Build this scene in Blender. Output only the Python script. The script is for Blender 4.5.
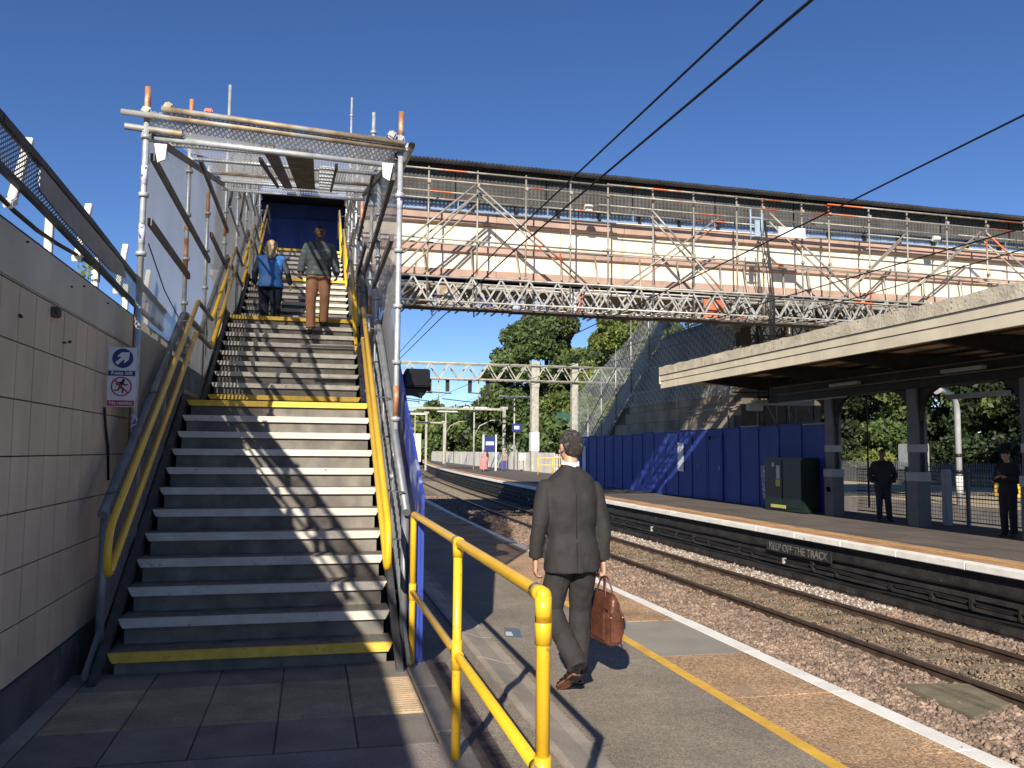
import bpy, bmesh, math, random
import numpy as np
from mathutils import Vector, Matrix, noise as mnoise
from math import radians as R_, sin, cos, pi, sqrt, atan2

random.seed(7); RNG = np.random.default_rng(7)
for o in list(bpy.data.objects): bpy.data.objects.remove(o)
S = bpy.context.scene
COL = S.collection

# ------------------------------------------------------------------ camera
cam_d = bpy.data.cameras.new('camera'); cam = bpy.data.objects.new('camera', cam_d); COL.objects.link(cam)
M3 = Matrix(((0.973533, -0.026411, -0.227016), (-0.228388, -0.075368, -0.970649), (0.008526, 0.996806, -0.079405)))
cam.matrix_world = Matrix.Translation((0, 0, 1.55)) @ M3.to_4x4()
cam_d.sensor_fit = 'HORIZONTAL'; cam_d.sensor_width = 36.0; cam_d.lens = 850.0 / 1024.0 * 36.0
cam_d.clip_start = 0.05; cam_d.clip_end = 5000
S.camera = cam

# ------------------------------------------------------------------ world, sun, exposure
SUN_AZ = R_(23.6); SUN_EL = R_(27.2)           # light travels towards +Y and a little +X
W = bpy.data.worlds.new("World"); S.world = W; W.use_nodes = True
wn = W.node_tree; wn.nodes.clear()
sky = wn.nodes.new('ShaderNodeTexSky'); sky.sky_type = 'NISHITA'; sky.sun_disc = False
sky.sun_elevation = SUN_EL; sky.sun_rotation = SUN_AZ + pi
sky.air_density = 0.85; sky.dust_density = 0.05; sky.ozone_density = 2.0; sky.altitude = 2500
bg = wn.nodes.new('ShaderNodeBackground'); bg.inputs[1].default_value = 0.092
wo = wn.nodes.new('ShaderNodeOutputWorld')
hs = wn.nodes.new('ShaderNodeHueSaturation'); hs.inputs['Saturation'].default_value = 1.19; hs.inputs['Hue'].default_value = .509; wn.links.new(sky.outputs[0], hs.inputs['Color']); wn.links.new(hs.outputs[0], bg.inputs[0]); wn.links.new(bg.outputs[0], wo.inputs[0])
sd = bpy.data.lights.new('sun', 'SUN'); sd.energy = 5.0; sd.angle = R_(0.53); sd.color = (1.0, 0.91, 0.77)
so = bpy.data.objects.new('sun', sd); COL.objects.link(so)
ldir = Vector((sin(SUN_AZ) * cos(SUN_EL), cos(SUN_AZ) * cos(SUN_EL), -sin(SUN_EL)))
so.rotation_euler = ldir.to_track_quat('-Z', 'Y').to_euler(); so.location = (-20, -40, 30)
S.view_settings.view_transform = 'Standard'; S.view_settings.look = 'None'
S.view_settings.exposure = 0.55; S.view_settings.gamma = 1.0

# ------------------------------------------------------------------ materials
MATS = {}
def mat(name, col, rough=0.7, metal=0.0, var=0.12, scale=3.0, bump=0.0, bscale=60.0, spot=None, spot2=None,
        speck=0.0, speckscale=180.0, alpha=None, trans=0.0, emit=None, streak=None, coat=0.0, rnd=0.0):
    """procedural material on world position. spot=(colour, threshold, scale[, softness])"""
    if name in MATS: return MATS[name]
    m = bpy.data.materials.new(name); m.use_nodes = True; nt = m.node_tree; N = nt.nodes; L = nt.links
    b = N['Principled BSDF']; b.inputs['Roughness'].default_value = rough; b.inputs['Metallic'].default_value = metal
    if coat: b.inputs['Coat Weight'].default_value = coat
    geo = N.new('ShaderNodeNewGeometry'); pos = geo.outputs['Position']
    def nz(sc, det=4, vec=None):
        n = N.new('ShaderNodeTexNoise'); n.inputs['Scale'].default_value = sc; n.inputs['Detail'].default_value = det
        L.new(vec or pos, n.inputs['Vector']); return n.outputs['Fac']
    def mix(fac, a, c, bt='MIX'):
        if isinstance(c, tuple) and len(c) == 3 and max(c) > 1: pass
        x = N.new('ShaderNodeMix'); x.data_type = 'RGBA'; x.blend_type = bt
        if isinstance(fac, float): x.inputs[0].default_value = fac
        else: L.new(fac, x.inputs[0])
        for i, v in ((6, a), (7, c)):
            if isinstance(v, tuple): x.inputs[i].default_value = (*v[:3], 1)
            else: L.new(v, x.inputs[i])
        return x.outputs[2]
    def rng(v, a, c, d=0.0, e=1.0):
        r = N.new('ShaderNodeMapRange'); L.new(v, r.inputs[0])
        for i, q in enumerate((a, c, d, e)): r.inputs[1 + i].default_value = q
        return r.outputs[0]
    dk = tuple(max(0, c * (1 - var * 1.6)) for c in col); lt = tuple(min(1, c * (1 + var * 1.3)) for c in col)
    c = mix(rng(nz(scale, 6), 0.3, 0.7), dk, lt)
    if rnd:
        oi = N.new('ShaderNodeObjectInfo')
        c = mix(rng(oi.outputs['Random'], 0, 1, 0, 1.0), mix(1.0, c, (1 - rnd, 1 - rnd, 1 - rnd * .9), 'MULTIPLY'), c)
    if speck:
        v = N.new('ShaderNodeTexVoronoi'); v.inputs['Scale'].default_value = speckscale; L.new(pos, v.inputs['Vector'])
        bw = N.new('ShaderNodeRGBToBW'); L.new(v.outputs['Color'], bw.inputs[0])
        c = mix(rng(bw.outputs[0], 0.2, 0.8), mix(1.0, c, (1 - speck, 1 - speck, 1 - speck), 'MULTIPLY'), mix(1.0, c, (1 + speck * .9,) * 3, 'MULTIPLY'))
    if streak:
        sc_, amt, colr = streak
        mp = N.new('ShaderNodeMapping'); L.new(pos, mp.inputs[0]); mp.inputs['Scale'].default_value = sc_
        c = mix(rng(nz(1.0, 5, mp.outputs[0]), 0.45, 0.75, 0, amt), c, colr)
    for sp in (spot, spot2):
        if sp:
            soft = sp[3] if len(sp) > 3 else 0.03
            c = mix(rng(nz(sp[2], 5), sp[1], sp[1] + soft), c, sp[0])
    L.new(c, b.inputs['Base Color'])
    if bump:
        bp = N.new('ShaderNodeBump'); bp.inputs['Strength'].default_value = min(1, bump); bp.inputs['Distance'].default_value = 0.02
        L.new(nz(bscale, 6), bp.inputs['Height']); L.new(bp.outputs[0], b.inputs['Normal'])
    if emit: b.inputs['Emission Color'].default_value = (*col, 1); b.inputs['Emission Strength'].default_value = emit
    out = N['Material Output']; sh = b.outputs[0]
    if trans:
        t = N.new('ShaderNodeBsdfTranslucent'); L.new(c, t.inputs[0]); ms = N.new('ShaderNodeMixShader'); ms.inputs[0].default_value = trans
        L.new(sh, ms.inputs[1]); L.new(t.outputs[0], ms.inputs[2]); sh = ms.outputs[0]
    if alpha:
        # woven netting: (axis u, axis v, spacing, thread fraction, film opacity, diagonal?)
        au, av, s, th, film, diag = alpha
        sx = N.new('ShaderNodeSeparateXYZ'); L.new(pos, sx.inputs[0])
        u, v = sx.outputs[au], sx.outputs[av]
        def mth(op, a, c2=None):
            q = N.new('ShaderNodeMath'); q.operation = op
            for i, z in enumerate((a, c2)):
                if z is None: continue
                if isinstance(z, (int, float)): q.inputs[i].default_value = z
                else: L.new(z, q.inputs[i])
            return q.outputs[0]
        if diag: u, v = mth('ADD', u, mth('MULTIPLY', v, .6)), mth('SUBTRACT', v, mth('MULTIPLY', u, .6))
        fu = mth('LESS_THAN', mth('FRACT', mth('DIVIDE', u, s)), th); fv = mth('LESS_THAN', mth('FRACT', mth('DIVIDE', v, s)), th)
        f = mth('MAXIMUM', mth('MAXIMUM', fu, fv), film)
        tr = N.new('ShaderNodeBsdfTransparent'); ms = N.new('ShaderNodeMixShader'); L.new(f, ms.inputs[0])
        L.new(tr.outputs[0], ms.inputs[1]); L.new(sh, ms.inputs[2]); sh = ms.outputs[0]
    L.new(sh, out.inputs[0]); MATS[name] = m; return m

GALV = mat('galvanised_tube', (0.36, 0.37, 0.38), .45, .55, .2, 9, spot=((0.42, 0.13, 0.05), .66, 1.7, .04), spot2=((0.28, 0.22, 0.15), .64, 5, .05))
GALVB = mat('bridge_tube', (0.33, 0.31, 0.27), .5, .35, .2, 5, spot=((0.50, 0.13, 0.05), .60, .9, .03))
RUSTY = mat('weathered_tube', (0.37, 0.29, 0.20), .6, .3, .3, 6, spot=((0.34, 0.35, 0.34), .5, 3, .1))
WTUBE = mat('whitened_tube', (0.50, 0.52, 0.54), .4, .35, .15, 12, spot=((0.48, 0.17, 0.08), .67, 2.2, .03))
GREYST = mat('grey_steel', (0.20, 0.215, 0.235), .45, .3, .15, 6)
DKWOOD = mat('dark_timber', (0.075, 0.062, 0.055), .8, 0, .3, 8, bump=.3)
YEL = mat('yellow_paint', (0.83, 0.49, 0.025), .33, 0, .06, 5, spot=((0.50, 0.30, 0.06), .66, 40, .03), spot2=((.24, .25, .24), .70, 17, .02), coat=.25, bump=.06, bscale=90)
YELN = mat('yellow_nosing', (0.74, 0.47, 0.04), .55, 0, .12, 9, spot=((0.30, 0.22, 0.08), .62, 22, .1))
WHN = mat('white_nosing', (0.60, 0.555, 0.475), .6, 0, .1, 7, spot=((0.28, 0.27, 0.25), .62, 18, .12), streak=((3, 1, 18), .35, (.3, .28, .26)))
TREAD = mat('stair_tread', (0.165, 0.15, 0.13), .75, 0, .22, 10, bump=.3, bscale=130, speck=.18, speckscale=150, spot=((.2, .19, .17), .62, 5, .15))
RISER = mat('stair_riser', (0.20, 0.18, 0.155), .8, 0, .25, 5, bump=.12, streak=((5, 1, 1), .4, (.08, .078, .074)))
STRG = mat('stair_stringer', (0.06, 0.062, 0.068), .6, .1, .25, 6, spot=((.16, .16, .16), .63, 9, .1))
CREAM = mat('wall_tile', (0.66, 0.535, 0.405), .55, 0, .08, 2.2, bump=.1, bscale=25, streak=((5, 5, .5), .22, (.33, .27, .21)), rnd=.07)
GROUT = mat('wall_joint', (0.08, 0.07, 0.06), .9)
BEAMC = mat('painted_coping_beam', (0.60, 0.575, 0.50), .55, 0, .12, 1.6, bump=.08, streak=((2, 2, .5), .3, (.22, .2, .17)), spot=((.12, .11, .1), .72, 22, .02))
CAPM = mat('coping_edge', (0.075, 0.075, 0.08), .7, 0, .2, 4)
PLIN = mat('wall_plinth', (0.085, 0.085, 0.10), .7, 0, .3, 3, spot=((.19, .17, .14), .6, 4, .1))
WHITE = mat('white_paint', (0.74, 0.74, 0.72), .5, 0, .08, 6, spot=((.35, .3, .25), .7, 14, .05))
WLINE = mat('white_edge_paint', (0.86, 0.83, 0.76), .65, 0, .07, 4, spot=((.35, .33, .3), .68, 9, .05), bump=.15)
YLINE = mat('yellow_line_paint', (0.72, 0.43, 0.06), .7, 0, .1, 6, spot=((.3, .24, .15), .66, 16, .08), bump=.2, bscale=150)
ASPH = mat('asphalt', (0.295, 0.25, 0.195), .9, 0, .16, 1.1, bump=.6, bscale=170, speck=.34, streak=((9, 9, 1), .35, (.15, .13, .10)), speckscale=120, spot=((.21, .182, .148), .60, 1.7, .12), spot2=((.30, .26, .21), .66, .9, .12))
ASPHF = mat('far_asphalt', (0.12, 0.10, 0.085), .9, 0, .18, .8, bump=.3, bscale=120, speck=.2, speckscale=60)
KERB = mat('kerb_concrete', (0.36, 0.31, 0.25), .85, 0, .16, 2.5, bump=.4, bscale=70, speck=.1, spot=((.15, .135, .12), .62, 3, .15))
PAVE = mat('paving_slab', (0.25, 0.22, 0.185), .85, 0, .14, 4, bump=.3, bscale=110, speck=.15, rnd=.22, spot=((.28, .25, .22), .64, 3, .1))
PAVR = mat('ribbed_slab', (0.46, 0.34, 0.21), .85, 0, .14, 4, bump=.3, bscale=110, speck=.15, rnd=.15)
COPE = mat('coping_aggregate', (0.52, 0.335, 0.19), .9, 0, .2, 1.6, bump=.8, bscale=95, speck=.42, speckscale=75, rnd=.12, spot=((.38, .27, .18), .6, 2.2, .15))
COPEG = mat('coping_grey', (0.30, 0.275, 0.23), .85, 0, .08, 2, bump=.3, bscale=120, speck=.12)
MORT = mat('mortar', (0.16, 0.125, 0.09), .9, 0, .2, 6, bump=.5)
BALL = mat('ballast_stone', (0.25, 0.18, 0.135), .9, 0, .3, 6, bump=.2, bscale=80, speck=.4, speckscale=22, spot=((.19, .145, .12), .58, 1.3, .2))
BALLB = mat('ballast_brown', (0.20, 0.145, 0.10), .95, 0, .3, 3, bump=.9, bscale=45, speck=.5, speckscale=26, spot=((.30, .25, .21), .60, 1.1, .2))
RAILM = mat('rail_side', (0.085, 0.055, 0.038), .75, .2, .25, 5)
RAILT = mat('rail_head', (0.20, 0.15, 0.115), .35, .7, .15, 6)
SLEEP = mat('sleeper_concrete', (0.22, 0.18, 0.13), .9, 0, .2, 5, bump=.4)
DARKW = mat('grimy_platform_face', (0.025, 0.023, 0.022), .8, 0, .4, 3, bump=.6, bscale=14, spot=((.28, .26, .24), .72, 7, .03))
CABLE = mat('black_cable', (0.012, 0.012, 0.013), .55, 0, .2, 6)
BLUE = mat('blue_hoarding', (0.018, 0.040, 0.25), .62, 0, .1, 1.6, bump=.03, streak=((3, 3, .7), .3, (.05, .09, .36)), spot=((.10, .13, .36), .70, 2.3, .03))
BLUES = mat('scuffed_blue_hoarding', (0.028, 0.055, 0.33), .5, 0, .12, 2, spot=((.25, .30, .50), .56, 2.6, .05), spot2=((.02, .03, .16), .60, 3.5, .05))
BLUEL = mat('light_blue_panel', (0.20, 0.29, 0.48), .5, 0, .1, 2)
GREENC = mat('green_cabinet_paint', (0.005, 0.016, 0.010), .45, 0, .15, 3)
CREAMP = mat('cream_fascia', (0.72, 0.64, 0.48), .7, 0, .08, 1.5, streak=((3, 3, .5), .12, (.4, .33, .22)))
CREAMR = mat('peeling_cream_edge', (0.66, 0.59, 0.45), .8, 0, .15, 2, bump=.6, bscale=18, spot=((.18, .15, .11), .66, 12, .02), spot2=((.50, .43, .32), .58, 6, .08))
PARA = mat('bridge_panel', (0.80, 0.70, 0.55), .7, 0, .05, 1.2, streak=((2, 2, .25), .18, (.5, .4, .3)))
BAND = mat('bridge_ledge', (0.42, 0.28, 0.22), .75, 0, .12, 1.8, bump=.2, spot=((.3, .22, .18), .6, 3, .2))
DARK = mat('dark_steel', (0.02, 0.018, 0.017), .6, .2, .3, 4)
BLACK = mat('black_plastic', (0.012, 0.011, 0.011), .5, 0, .2, 5)
CORR = mat('corrugated_roof_sheet', (0.03, 0.028, 0.028), .6, .1, .3, 1.5)
NETG = mat('grey_debris_sheet', (0.075, 0.073, 0.07), .85, 0, .25, .9, streak=((5, 1, .6), .6, (.04, .04, .04)), alpha=(0, 2, .12, .5, .72, False))
SOFF = mat('soffit_boards', (0.66, 0.48, 0.30), .8, 0, .3, 1.5, bump=.2, rnd=.3, spot=((.26, .18, .11), .6, 1.2, .1))
CONC = mat('abutment_blockwork', (0.36, 0.305, 0.22), .9, 0, .22, .7, bump=.3, bscale=16, rnd=.2, streak=((1.5, 1.5, .3), .4, (.12, .10, .07)))
GREYP = mat('grey_column_paint', (0.11, 0.115, 0.12), .55, 0, .12, 3)
LGREY = mat('light_grey_band', (0.34, 0.35, 0.36), .55, 0, .1, 3)
OLEST = mat('mast_steel', (0.40, 0.39, 0.33), .6, .1, .15, 3, spot=((.25, .22, .17), .6, 4, .1))
NETX = mat('side_mesh', (0.50, 0.50, 0.49), .7, 0, .1, 1, trans=.5, alpha=(1, 2, .020, .27, 0.50, True))
NETR = mat('roof_mesh', (0.62, 0.62, 0.61), .7, 0, .1, 1, trans=.5, alpha=(0, 1, .035, .26, 0.32, False))
NETF = mat('stair_net', (0.36, 0.38, 0.37), .7, 0, .2, .7, alpha=(1, 2, .30, .12, 0.32, True))
NETS = mat('screen_mesh', (0.20, 0.19, 0.18), .6, .2, .3, 3, spot=((.06, .14, .06), .62, 1.6, .05), alpha=(1, 2, .03, .42, 0.0, True))
FMESH = mat('fence_mesh', (0.28, 0.29, 0.30), .5, .3, .1, 1, alpha=(1, 2, .09, .16, 0.0, False))
GRASSG = mat('ground_scrub', (0.10, 0.115, 0.045), .95, 0, .35, .12, bump=.5, bscale=3, spot=((.15, .125, .085), .55, .3, .1))
BARK = mat('bark', (0.07, 0.055, 0.04), .9, 0, .3, 6, bump=.6, bscale=20)
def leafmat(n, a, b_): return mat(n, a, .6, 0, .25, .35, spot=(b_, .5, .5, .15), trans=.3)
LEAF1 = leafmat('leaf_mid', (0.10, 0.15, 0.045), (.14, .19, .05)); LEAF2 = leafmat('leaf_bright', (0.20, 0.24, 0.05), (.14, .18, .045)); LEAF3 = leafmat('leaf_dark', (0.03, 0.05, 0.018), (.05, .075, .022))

# ------------------------------------------------------------------ builders
def link(o, parent=None):
    COL.objects.link(o)
    if parent is not None: o.parent = parent
    return o
def origin(o):
    v = Vector((0, 0, 0))
    while o is not None: v += o.location; o = o.parent
    return v
def thing(name, label, cat, loc=(0, 0, 0), group=None, kind=None, rotz=0):
    o = bpy.data.objects.new(name, None); o.empty_display_size = .2; COL.objects.link(o); o.location = loc; o.rotation_euler.z = rotz
    if label: o['label'] = label
    if cat: o['category'] = cat
    if group: o['group'] = group
    if kind: o['kind'] = kind
    return o
def tag(o, label=None, cat=None, group=None, kind=None):
    for k, v in (('label', label), ('category', cat), ('group', group), ('kind', kind)):
        if v: o[k] = v
    return o
class MB:
    """mesh collector in world coordinates"""
    def __init__(s): s.v = []; s.f = []; s.m = []; s.sm = []
    def add(s, vs, fs, mi=0, smooth=False):
        b = len(s.v); s.v += [tuple(q) for q in vs]; s.f += [tuple(i + b for i in f) for f in fs]; s.m += [mi] * len(fs); s.sm += [smooth] * len(fs); return s
    def box(s, x0, x1, y0, y1, z0, z1, mi=0):
        return s.add([(x0, y0, z0), (x1, y0, z0), (x1, y1, z0), (x0, y1, z0), (x0, y0, z1), (x1, y0, z1), (x1, y1, z1), (x0, y1, z1)],
                     [(0, 3, 2, 1), (4, 5, 6, 7), (0, 1, 5, 4), (1, 2, 6, 5), (2, 3, 7, 6), (3, 0, 4, 7)], mi)
    def cbox(s, c, d, rot=None, mi=0):
        x, y, z = d[0] / 2, d[1] / 2, d[2] / 2
        vs = [Vector(p) for p in ((-x, -y, -z), (x, -y, -z), (x, y, -z), (-x, y, -z), (-x, -y, z), (x, -y, z), (x, y, z), (-x, y, z))]
        if rot is not None: vs = [rot @ p for p in vs]
        return s.add([p + Vector(c) for p in vs], [(0, 3, 2, 1), (4, 5, 6, 7), (0, 1, 5, 4), (1, 2, 6, 5), (2, 3, 7, 6), (3, 0, 4, 7)], mi)
    def bar(s, a, b, w, h, mi=0):
        a = Vector(a); b = Vector(b); d = (b - a); L = d.length; q = d.to_track_quat('Y', 'Z').to_matrix()
        return s.cbox((a + b) / 2, (w, L, h), q, mi)
    def tube(s, pts, r, n=8, mi=0, caps=True, r2=None):
        pts = [Vector(p) for p in pts]; rings = []
        for i, p in enumerate(pts):
            d = (pts[min(i + 1, len(pts) - 1)] - pts[max(i - 1, 0)]).normalized()
            if i == 0: up = Vector((0, 0, 1)) if abs(d.z) < .9 else Vector((1, 0, 0)); a = d.cross(up).normalized()
            else: a = (a - d * a.dot(d)).normalized()
            c = d.cross(a); k = 1.0
            if 0 < i < len(pts) - 1:
                ca = (pts[i] - pts[i - 1]).normalized().dot((pts[i + 1] - pts[i]).normalized()); k = 1 / max(.5, sqrt((1 + ca) / 2))
            rr = r if r2 is None else r + (r2 - r) * i / (len(pts) - 1)
            rings.append([p + (a * cos(2 * pi * j / n) + c * sin(2 * pi * j / n)) * rr * (k if k < 1.1 else 1) for j in range(n)])
        vs = [q for rg in rings for q in rg]; fs = []
        for i in range(len(pts) - 1):
            for j in range(n): fs.append((i * n + j, i * n + (j + 1) % n, (i + 1) * n + (j + 1) % n, (i + 1) * n + j))
        s.add(vs, fs, mi, True)
        if caps:
            s.add([], []); b = len(s.v) - len(vs)
            s.f.append(tuple(b + j for j in range(n))); s.m.append(mi); s.sm.append(False)
            s.f.append(tuple(b + (len(pts) - 1) * n + j for j in reversed(range(n)))); s.m.append(mi); s.sm.append(False)
        return s
    def prism(s, poly, axis, a, b, mi=0):
        """poly: 2D points; axis 'x','y','z' extruded from a to b"""
        n = len(poly)
        def P(p, t): return {'x': (t, p[0], p[1]), 'y': (p[0], t, p[1]), 'z': (p[0], p[1], t)}[axis]
        vs = [P(p, a) for p in poly] + [P(p, b) for p in poly]
        fs = [tuple(range(n))[::-1], tuple(range(n, 2 * n))] + [(i, (i + 1) % n, n + (i + 1) % n, n + i) for i in range(n)]
        return s.add(vs, fs, mi)
    def sphere(s, c, r, n=8, k=5, mi=0, sc=(1, 1, 1)):
        vs = []; fs = []
        for i in range(k + 1):
            t = pi * i / k
            for j in range(n): vs.append((c[0] + r * sc[0] * sin(t) * cos(2 * pi * j / n), c[1] + r * sc[1] * sin(t) * sin(2 * pi * j / n), c[2] + r * sc[2] * cos(t)))
        for i in range(k):
            for j in range(n): fs.append((i * n + j, (i + 1) * n + j, (i + 1) * n + (j + 1) % n, i * n + (j + 1) % n))
        return s.add(vs, fs, mi, True)
    def mesh(s, name, mats, off=Vector((0, 0, 0)), bevel=0):
        me = bpy.data.meshes.new(name); me.from_pydata([(x - off.x, y - off.y, z - off.z) for x, y, z in s.v], [], s.f)
        for m in (mats if isinstance(mats, (list, tuple)) else [mats]): me.materials.append(m)
        me.polygons.foreach_set('material_index', s.m); me.polygons.foreach_set('use_smooth', s.sm)
        bm = bmesh.new(); bm.from_mesh(me)
        bmesh.ops.recalc_face_normals(bm, faces=bm.faces)
        if bevel: bmesh.ops.bevel(bm, geom=[e for e in bm.edges if e.calc_face_angle(0) > .5], offset=bevel, segments=2, affect='EDGES', clamp_overlap=True)
        bm.to_mesh(me); bm.free(); me.update(); return me
    def build(s, name, mats, parent=None, bevel=0, own=True, kind=None):
        off = origin(parent) if parent is not None else Vector((0, 0, 0))
        loc = Vector((0, 0, 0))
        if own and s.v:                      # put the object's own origin at its base centre
            A = np.array(s.v); c = (A.min(0) + A.max(0)) / 2; loc = Vector((c[0], c[1], A[:, 2].min()))
        else: loc = off.copy()
        o = bpy.data.objects.new(name, s.mesh(name, mats, loc, bevel)); link(o, parent); o.location = loc - off
        if kind: o['kind'] = kind
        return o
def inst(name, me, parent, loc, rot=(0, 0, 0), sc=(1, 1, 1)):
    o = bpy.data.objects.new(name, me); link(o, parent)
    o.location = Vector(loc) - (origin(parent) if parent is not None else Vector((0, 0, 0))); o.rotation_euler = rot; o.scale = sc; return o
def T(pts, r, n=8): return MB().tube(pts, r, n)
def copy_tree(o, parent=None):
    c = o.copy(); COL.objects.link(c); c.parent = parent
    for ch in list(o.children): copy_tree(ch, c)
    return c
def cv(Y): return .0005 * max(0.0, Y - 15) ** 2 if Y < 150 else .0005 * 135 ** 2 + (Y - 150) * .135
def ysamp(y0, y1):
    ys = [y0]
    while ys[-1] < y1:
        ys.append(min(y1, ys[-1] + max(1.5, abs(ys[-1]) * .06)))
    return ys
def strip(mb, x0, x1, z0, z1, ya, yb, mi=0):
    """solid strip following the curve of the line"""
    ys = ysamp(ya, yb); vs = []; fs = []
    for y in ys:
        c = cv(y); vs += [(x0 + c, y, z0), (x1 + c, y, z0), (x1 + c, y, z1), (x0 + c, y, z1)]
    for i in range(len(ys) - 1):
        a = i * 4; b = a + 4
        for j in range(4): fs.append((a + j, a + (j + 1) % 4, b + (j + 1) % 4, b + j))
    fs += [(0, 1, 2, 3), tuple(len(vs) - 4 + k for k in (3, 2, 1, 0))]
    mb.add(vs, fs, mi); return mb

# ================================================================== SETTING: ground, track, platforms
g = MB(); g.add([(-900, -300, -1.6), (1500, -300, -1.6), (1500, 2500, -1.6), (-900, 2500, -1.6)], [(0, 1, 2, 3)])
g.build('ground', GRASSG, own=False, kind='structure')
def noisy_sheet(name, x0, x1, ya, yb, z, m, amp=.03, nx=26, seed=0):
    ys = []; y = ya
    while y < yb: ys.append(y); y += .12 if y < 20 else (.4 if y < 45 else 2)
    vs = []; fs = []
    for j, y in enumerate(ys):
        for i in range(nx + 1):
            x = x0 + (x1 - x0) * i / nx
            vs.append((x + cv(y), y, z + amp * mnoise.noise(Vector((x * 6 + seed, y * 6, 0))) + amp * .7 * mnoise.noise(Vector((x * 1.5, y * 1.5, seed)))))
    for j in range(len(ys) - 1):
        for i in range(nx): a = j * (nx + 1) + i; fs.append((a, a + 1, a + nx + 2, a + nx + 1))
    b = MB(); b.add(vs, fs, 0, True); return b.build(name, m, own=False, kind='structure')
noisy_sheet('trackbed', 3.2, 10.3, 0, 160, -1.15, BALLB, .03, 34, 3)
noisy_sheet('far_trackbed', 15.4, 22.4, 4, 60, -1.15, BALLB, .03, 30, 9)

def stones(name, m, regs, size):
    """ballast as real stones: regs = (x0,x1,y0,y1,z,count)"""
    ph = (1 + 5 ** .5) / 2
    base = np.array([(-1, ph, 0), (1, ph, 0), (-1, -ph, 0), (1, -ph, 0), (0, -1, ph), (0, 1, ph), (0, -1, -ph), (0, 1, -ph), (ph, 0, -1), (ph, 0, 1), (-ph, 0, -1), (-ph, 0, 1)]) / 1.9
    fc = np.array([(0, 11, 5), (0, 5, 1), (0, 1, 7), (0, 7, 10), (0, 10, 11), (1, 5, 9), (5, 11, 4), (11, 10, 2), (10, 7, 6), (7, 1, 8), (3, 9, 4), (3, 4, 2), (3, 2, 6), (3, 6, 8), (3, 8, 9), (4, 9, 5), (2, 4, 11), (6, 2, 10), (8, 6, 7), (9, 8, 1)])
    V = []; F = []; b = 0
    for x0, x1, y0, y1, z, n, sz in regs:
        u = RNG.random(n); P = np.stack([x0 + (x1 - x0) * RNG.random(n), y0 + (y1 - y0) * u, np.full(n, z)], 1)
        P[:, 0] += .0005 * np.maximum(0, P[:, 1] - 15) ** 2
        P[:, 2] += RNG.normal(0, .012, n)
        A = RNG.random((n, 3)) * 6.28; sc = sz * (0.55 + .75 * RNG.random((n, 1, 1))) * (0.65 + .6 * RNG.random((n, 1, 3)))
        vs = base[None] * sc * (1 + RNG.normal(0, .13, (n, 12, 1)))
        ca, sa = np.cos(A[:, 0]), np.sin(A[:, 0]); cb, sb = np.cos(A[:, 1]), np.sin(A[:, 1])
        x, y, zz = vs[..., 0], vs[..., 1], vs[..., 2]
        x, y = x * ca[:, None] - y * sa[:, None], x * sa[:, None] + y * ca[:, None]
        y, zz = y * cb[:, None] - zz * sb[:, None], y * sb[:, None] + zz * cb[:, None]
        vs = np.stack([x, y, zz], -1) + P[:, None]
        V.append(vs.reshape(-1, 3)); F.append((fc[None] + (np.arange(n) * 12)[:, None, None] + b).reshape(-1, 3)); b += n * 12
    o = bpy.data.objects.new(name, tri_mesh(name, np.concatenate(V), np.concatenate(F), m)); COL.objects.link(o); o['kind'] = 'stuff'; return o
def tri_mesh(name, V, F, m, k=3):
    me = bpy.data.meshes.new(name); me.vertices.add(len(V)); me.vertices.foreach_set('co', V.astype(np.float32).ravel())
    me.loops.add(F.size); me.loops.foreach_set('vertex_index', F.astype(np.int32).ravel())
    me.polygons.add(len(F)); me.polygons.foreach_set('loop_start', np.arange(0, F.size, k, dtype=np.int32)); me.polygons.foreach_set('loop_total', np.full(len(F), k, np.int32))
    me.update(calc_edges=True); me.materials.append(m); return me
stones('ballast', BALL, [(5.75, 7.32, 5.5, 14, -1.12, 15000, .032), (5.75, 7.32, 14, 30, -1.12, 10000, .042), (3.9, 7.32, 30, 50, -1.12, 4500, .06),
                         (9.03, 9.9, 9, 24, -1.12, 7500, .038), (9.03, 9.9, 24, 45, -1.12, 3000, .05), (3.8, 5.75, 3, 20, -1.13, 2500, .045)], .035)
stones('brown_ballast', BALLB, [(7.52, 8.84, 7.5, 20, -1.13, 9000, .021), (7.52, 8.84, 20, 40, -1.125, 3500, .035)], .035)
BALLW = mat('pale_ballast', (0.40, 0.37, 0.33), .9, 0, .2, 8, speck=.3, speckscale=22)
stones('pale_ballast', BALLW, [(9.1, 9.8, 13, 30, -1.095, 1600, .034)], .035)

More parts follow.
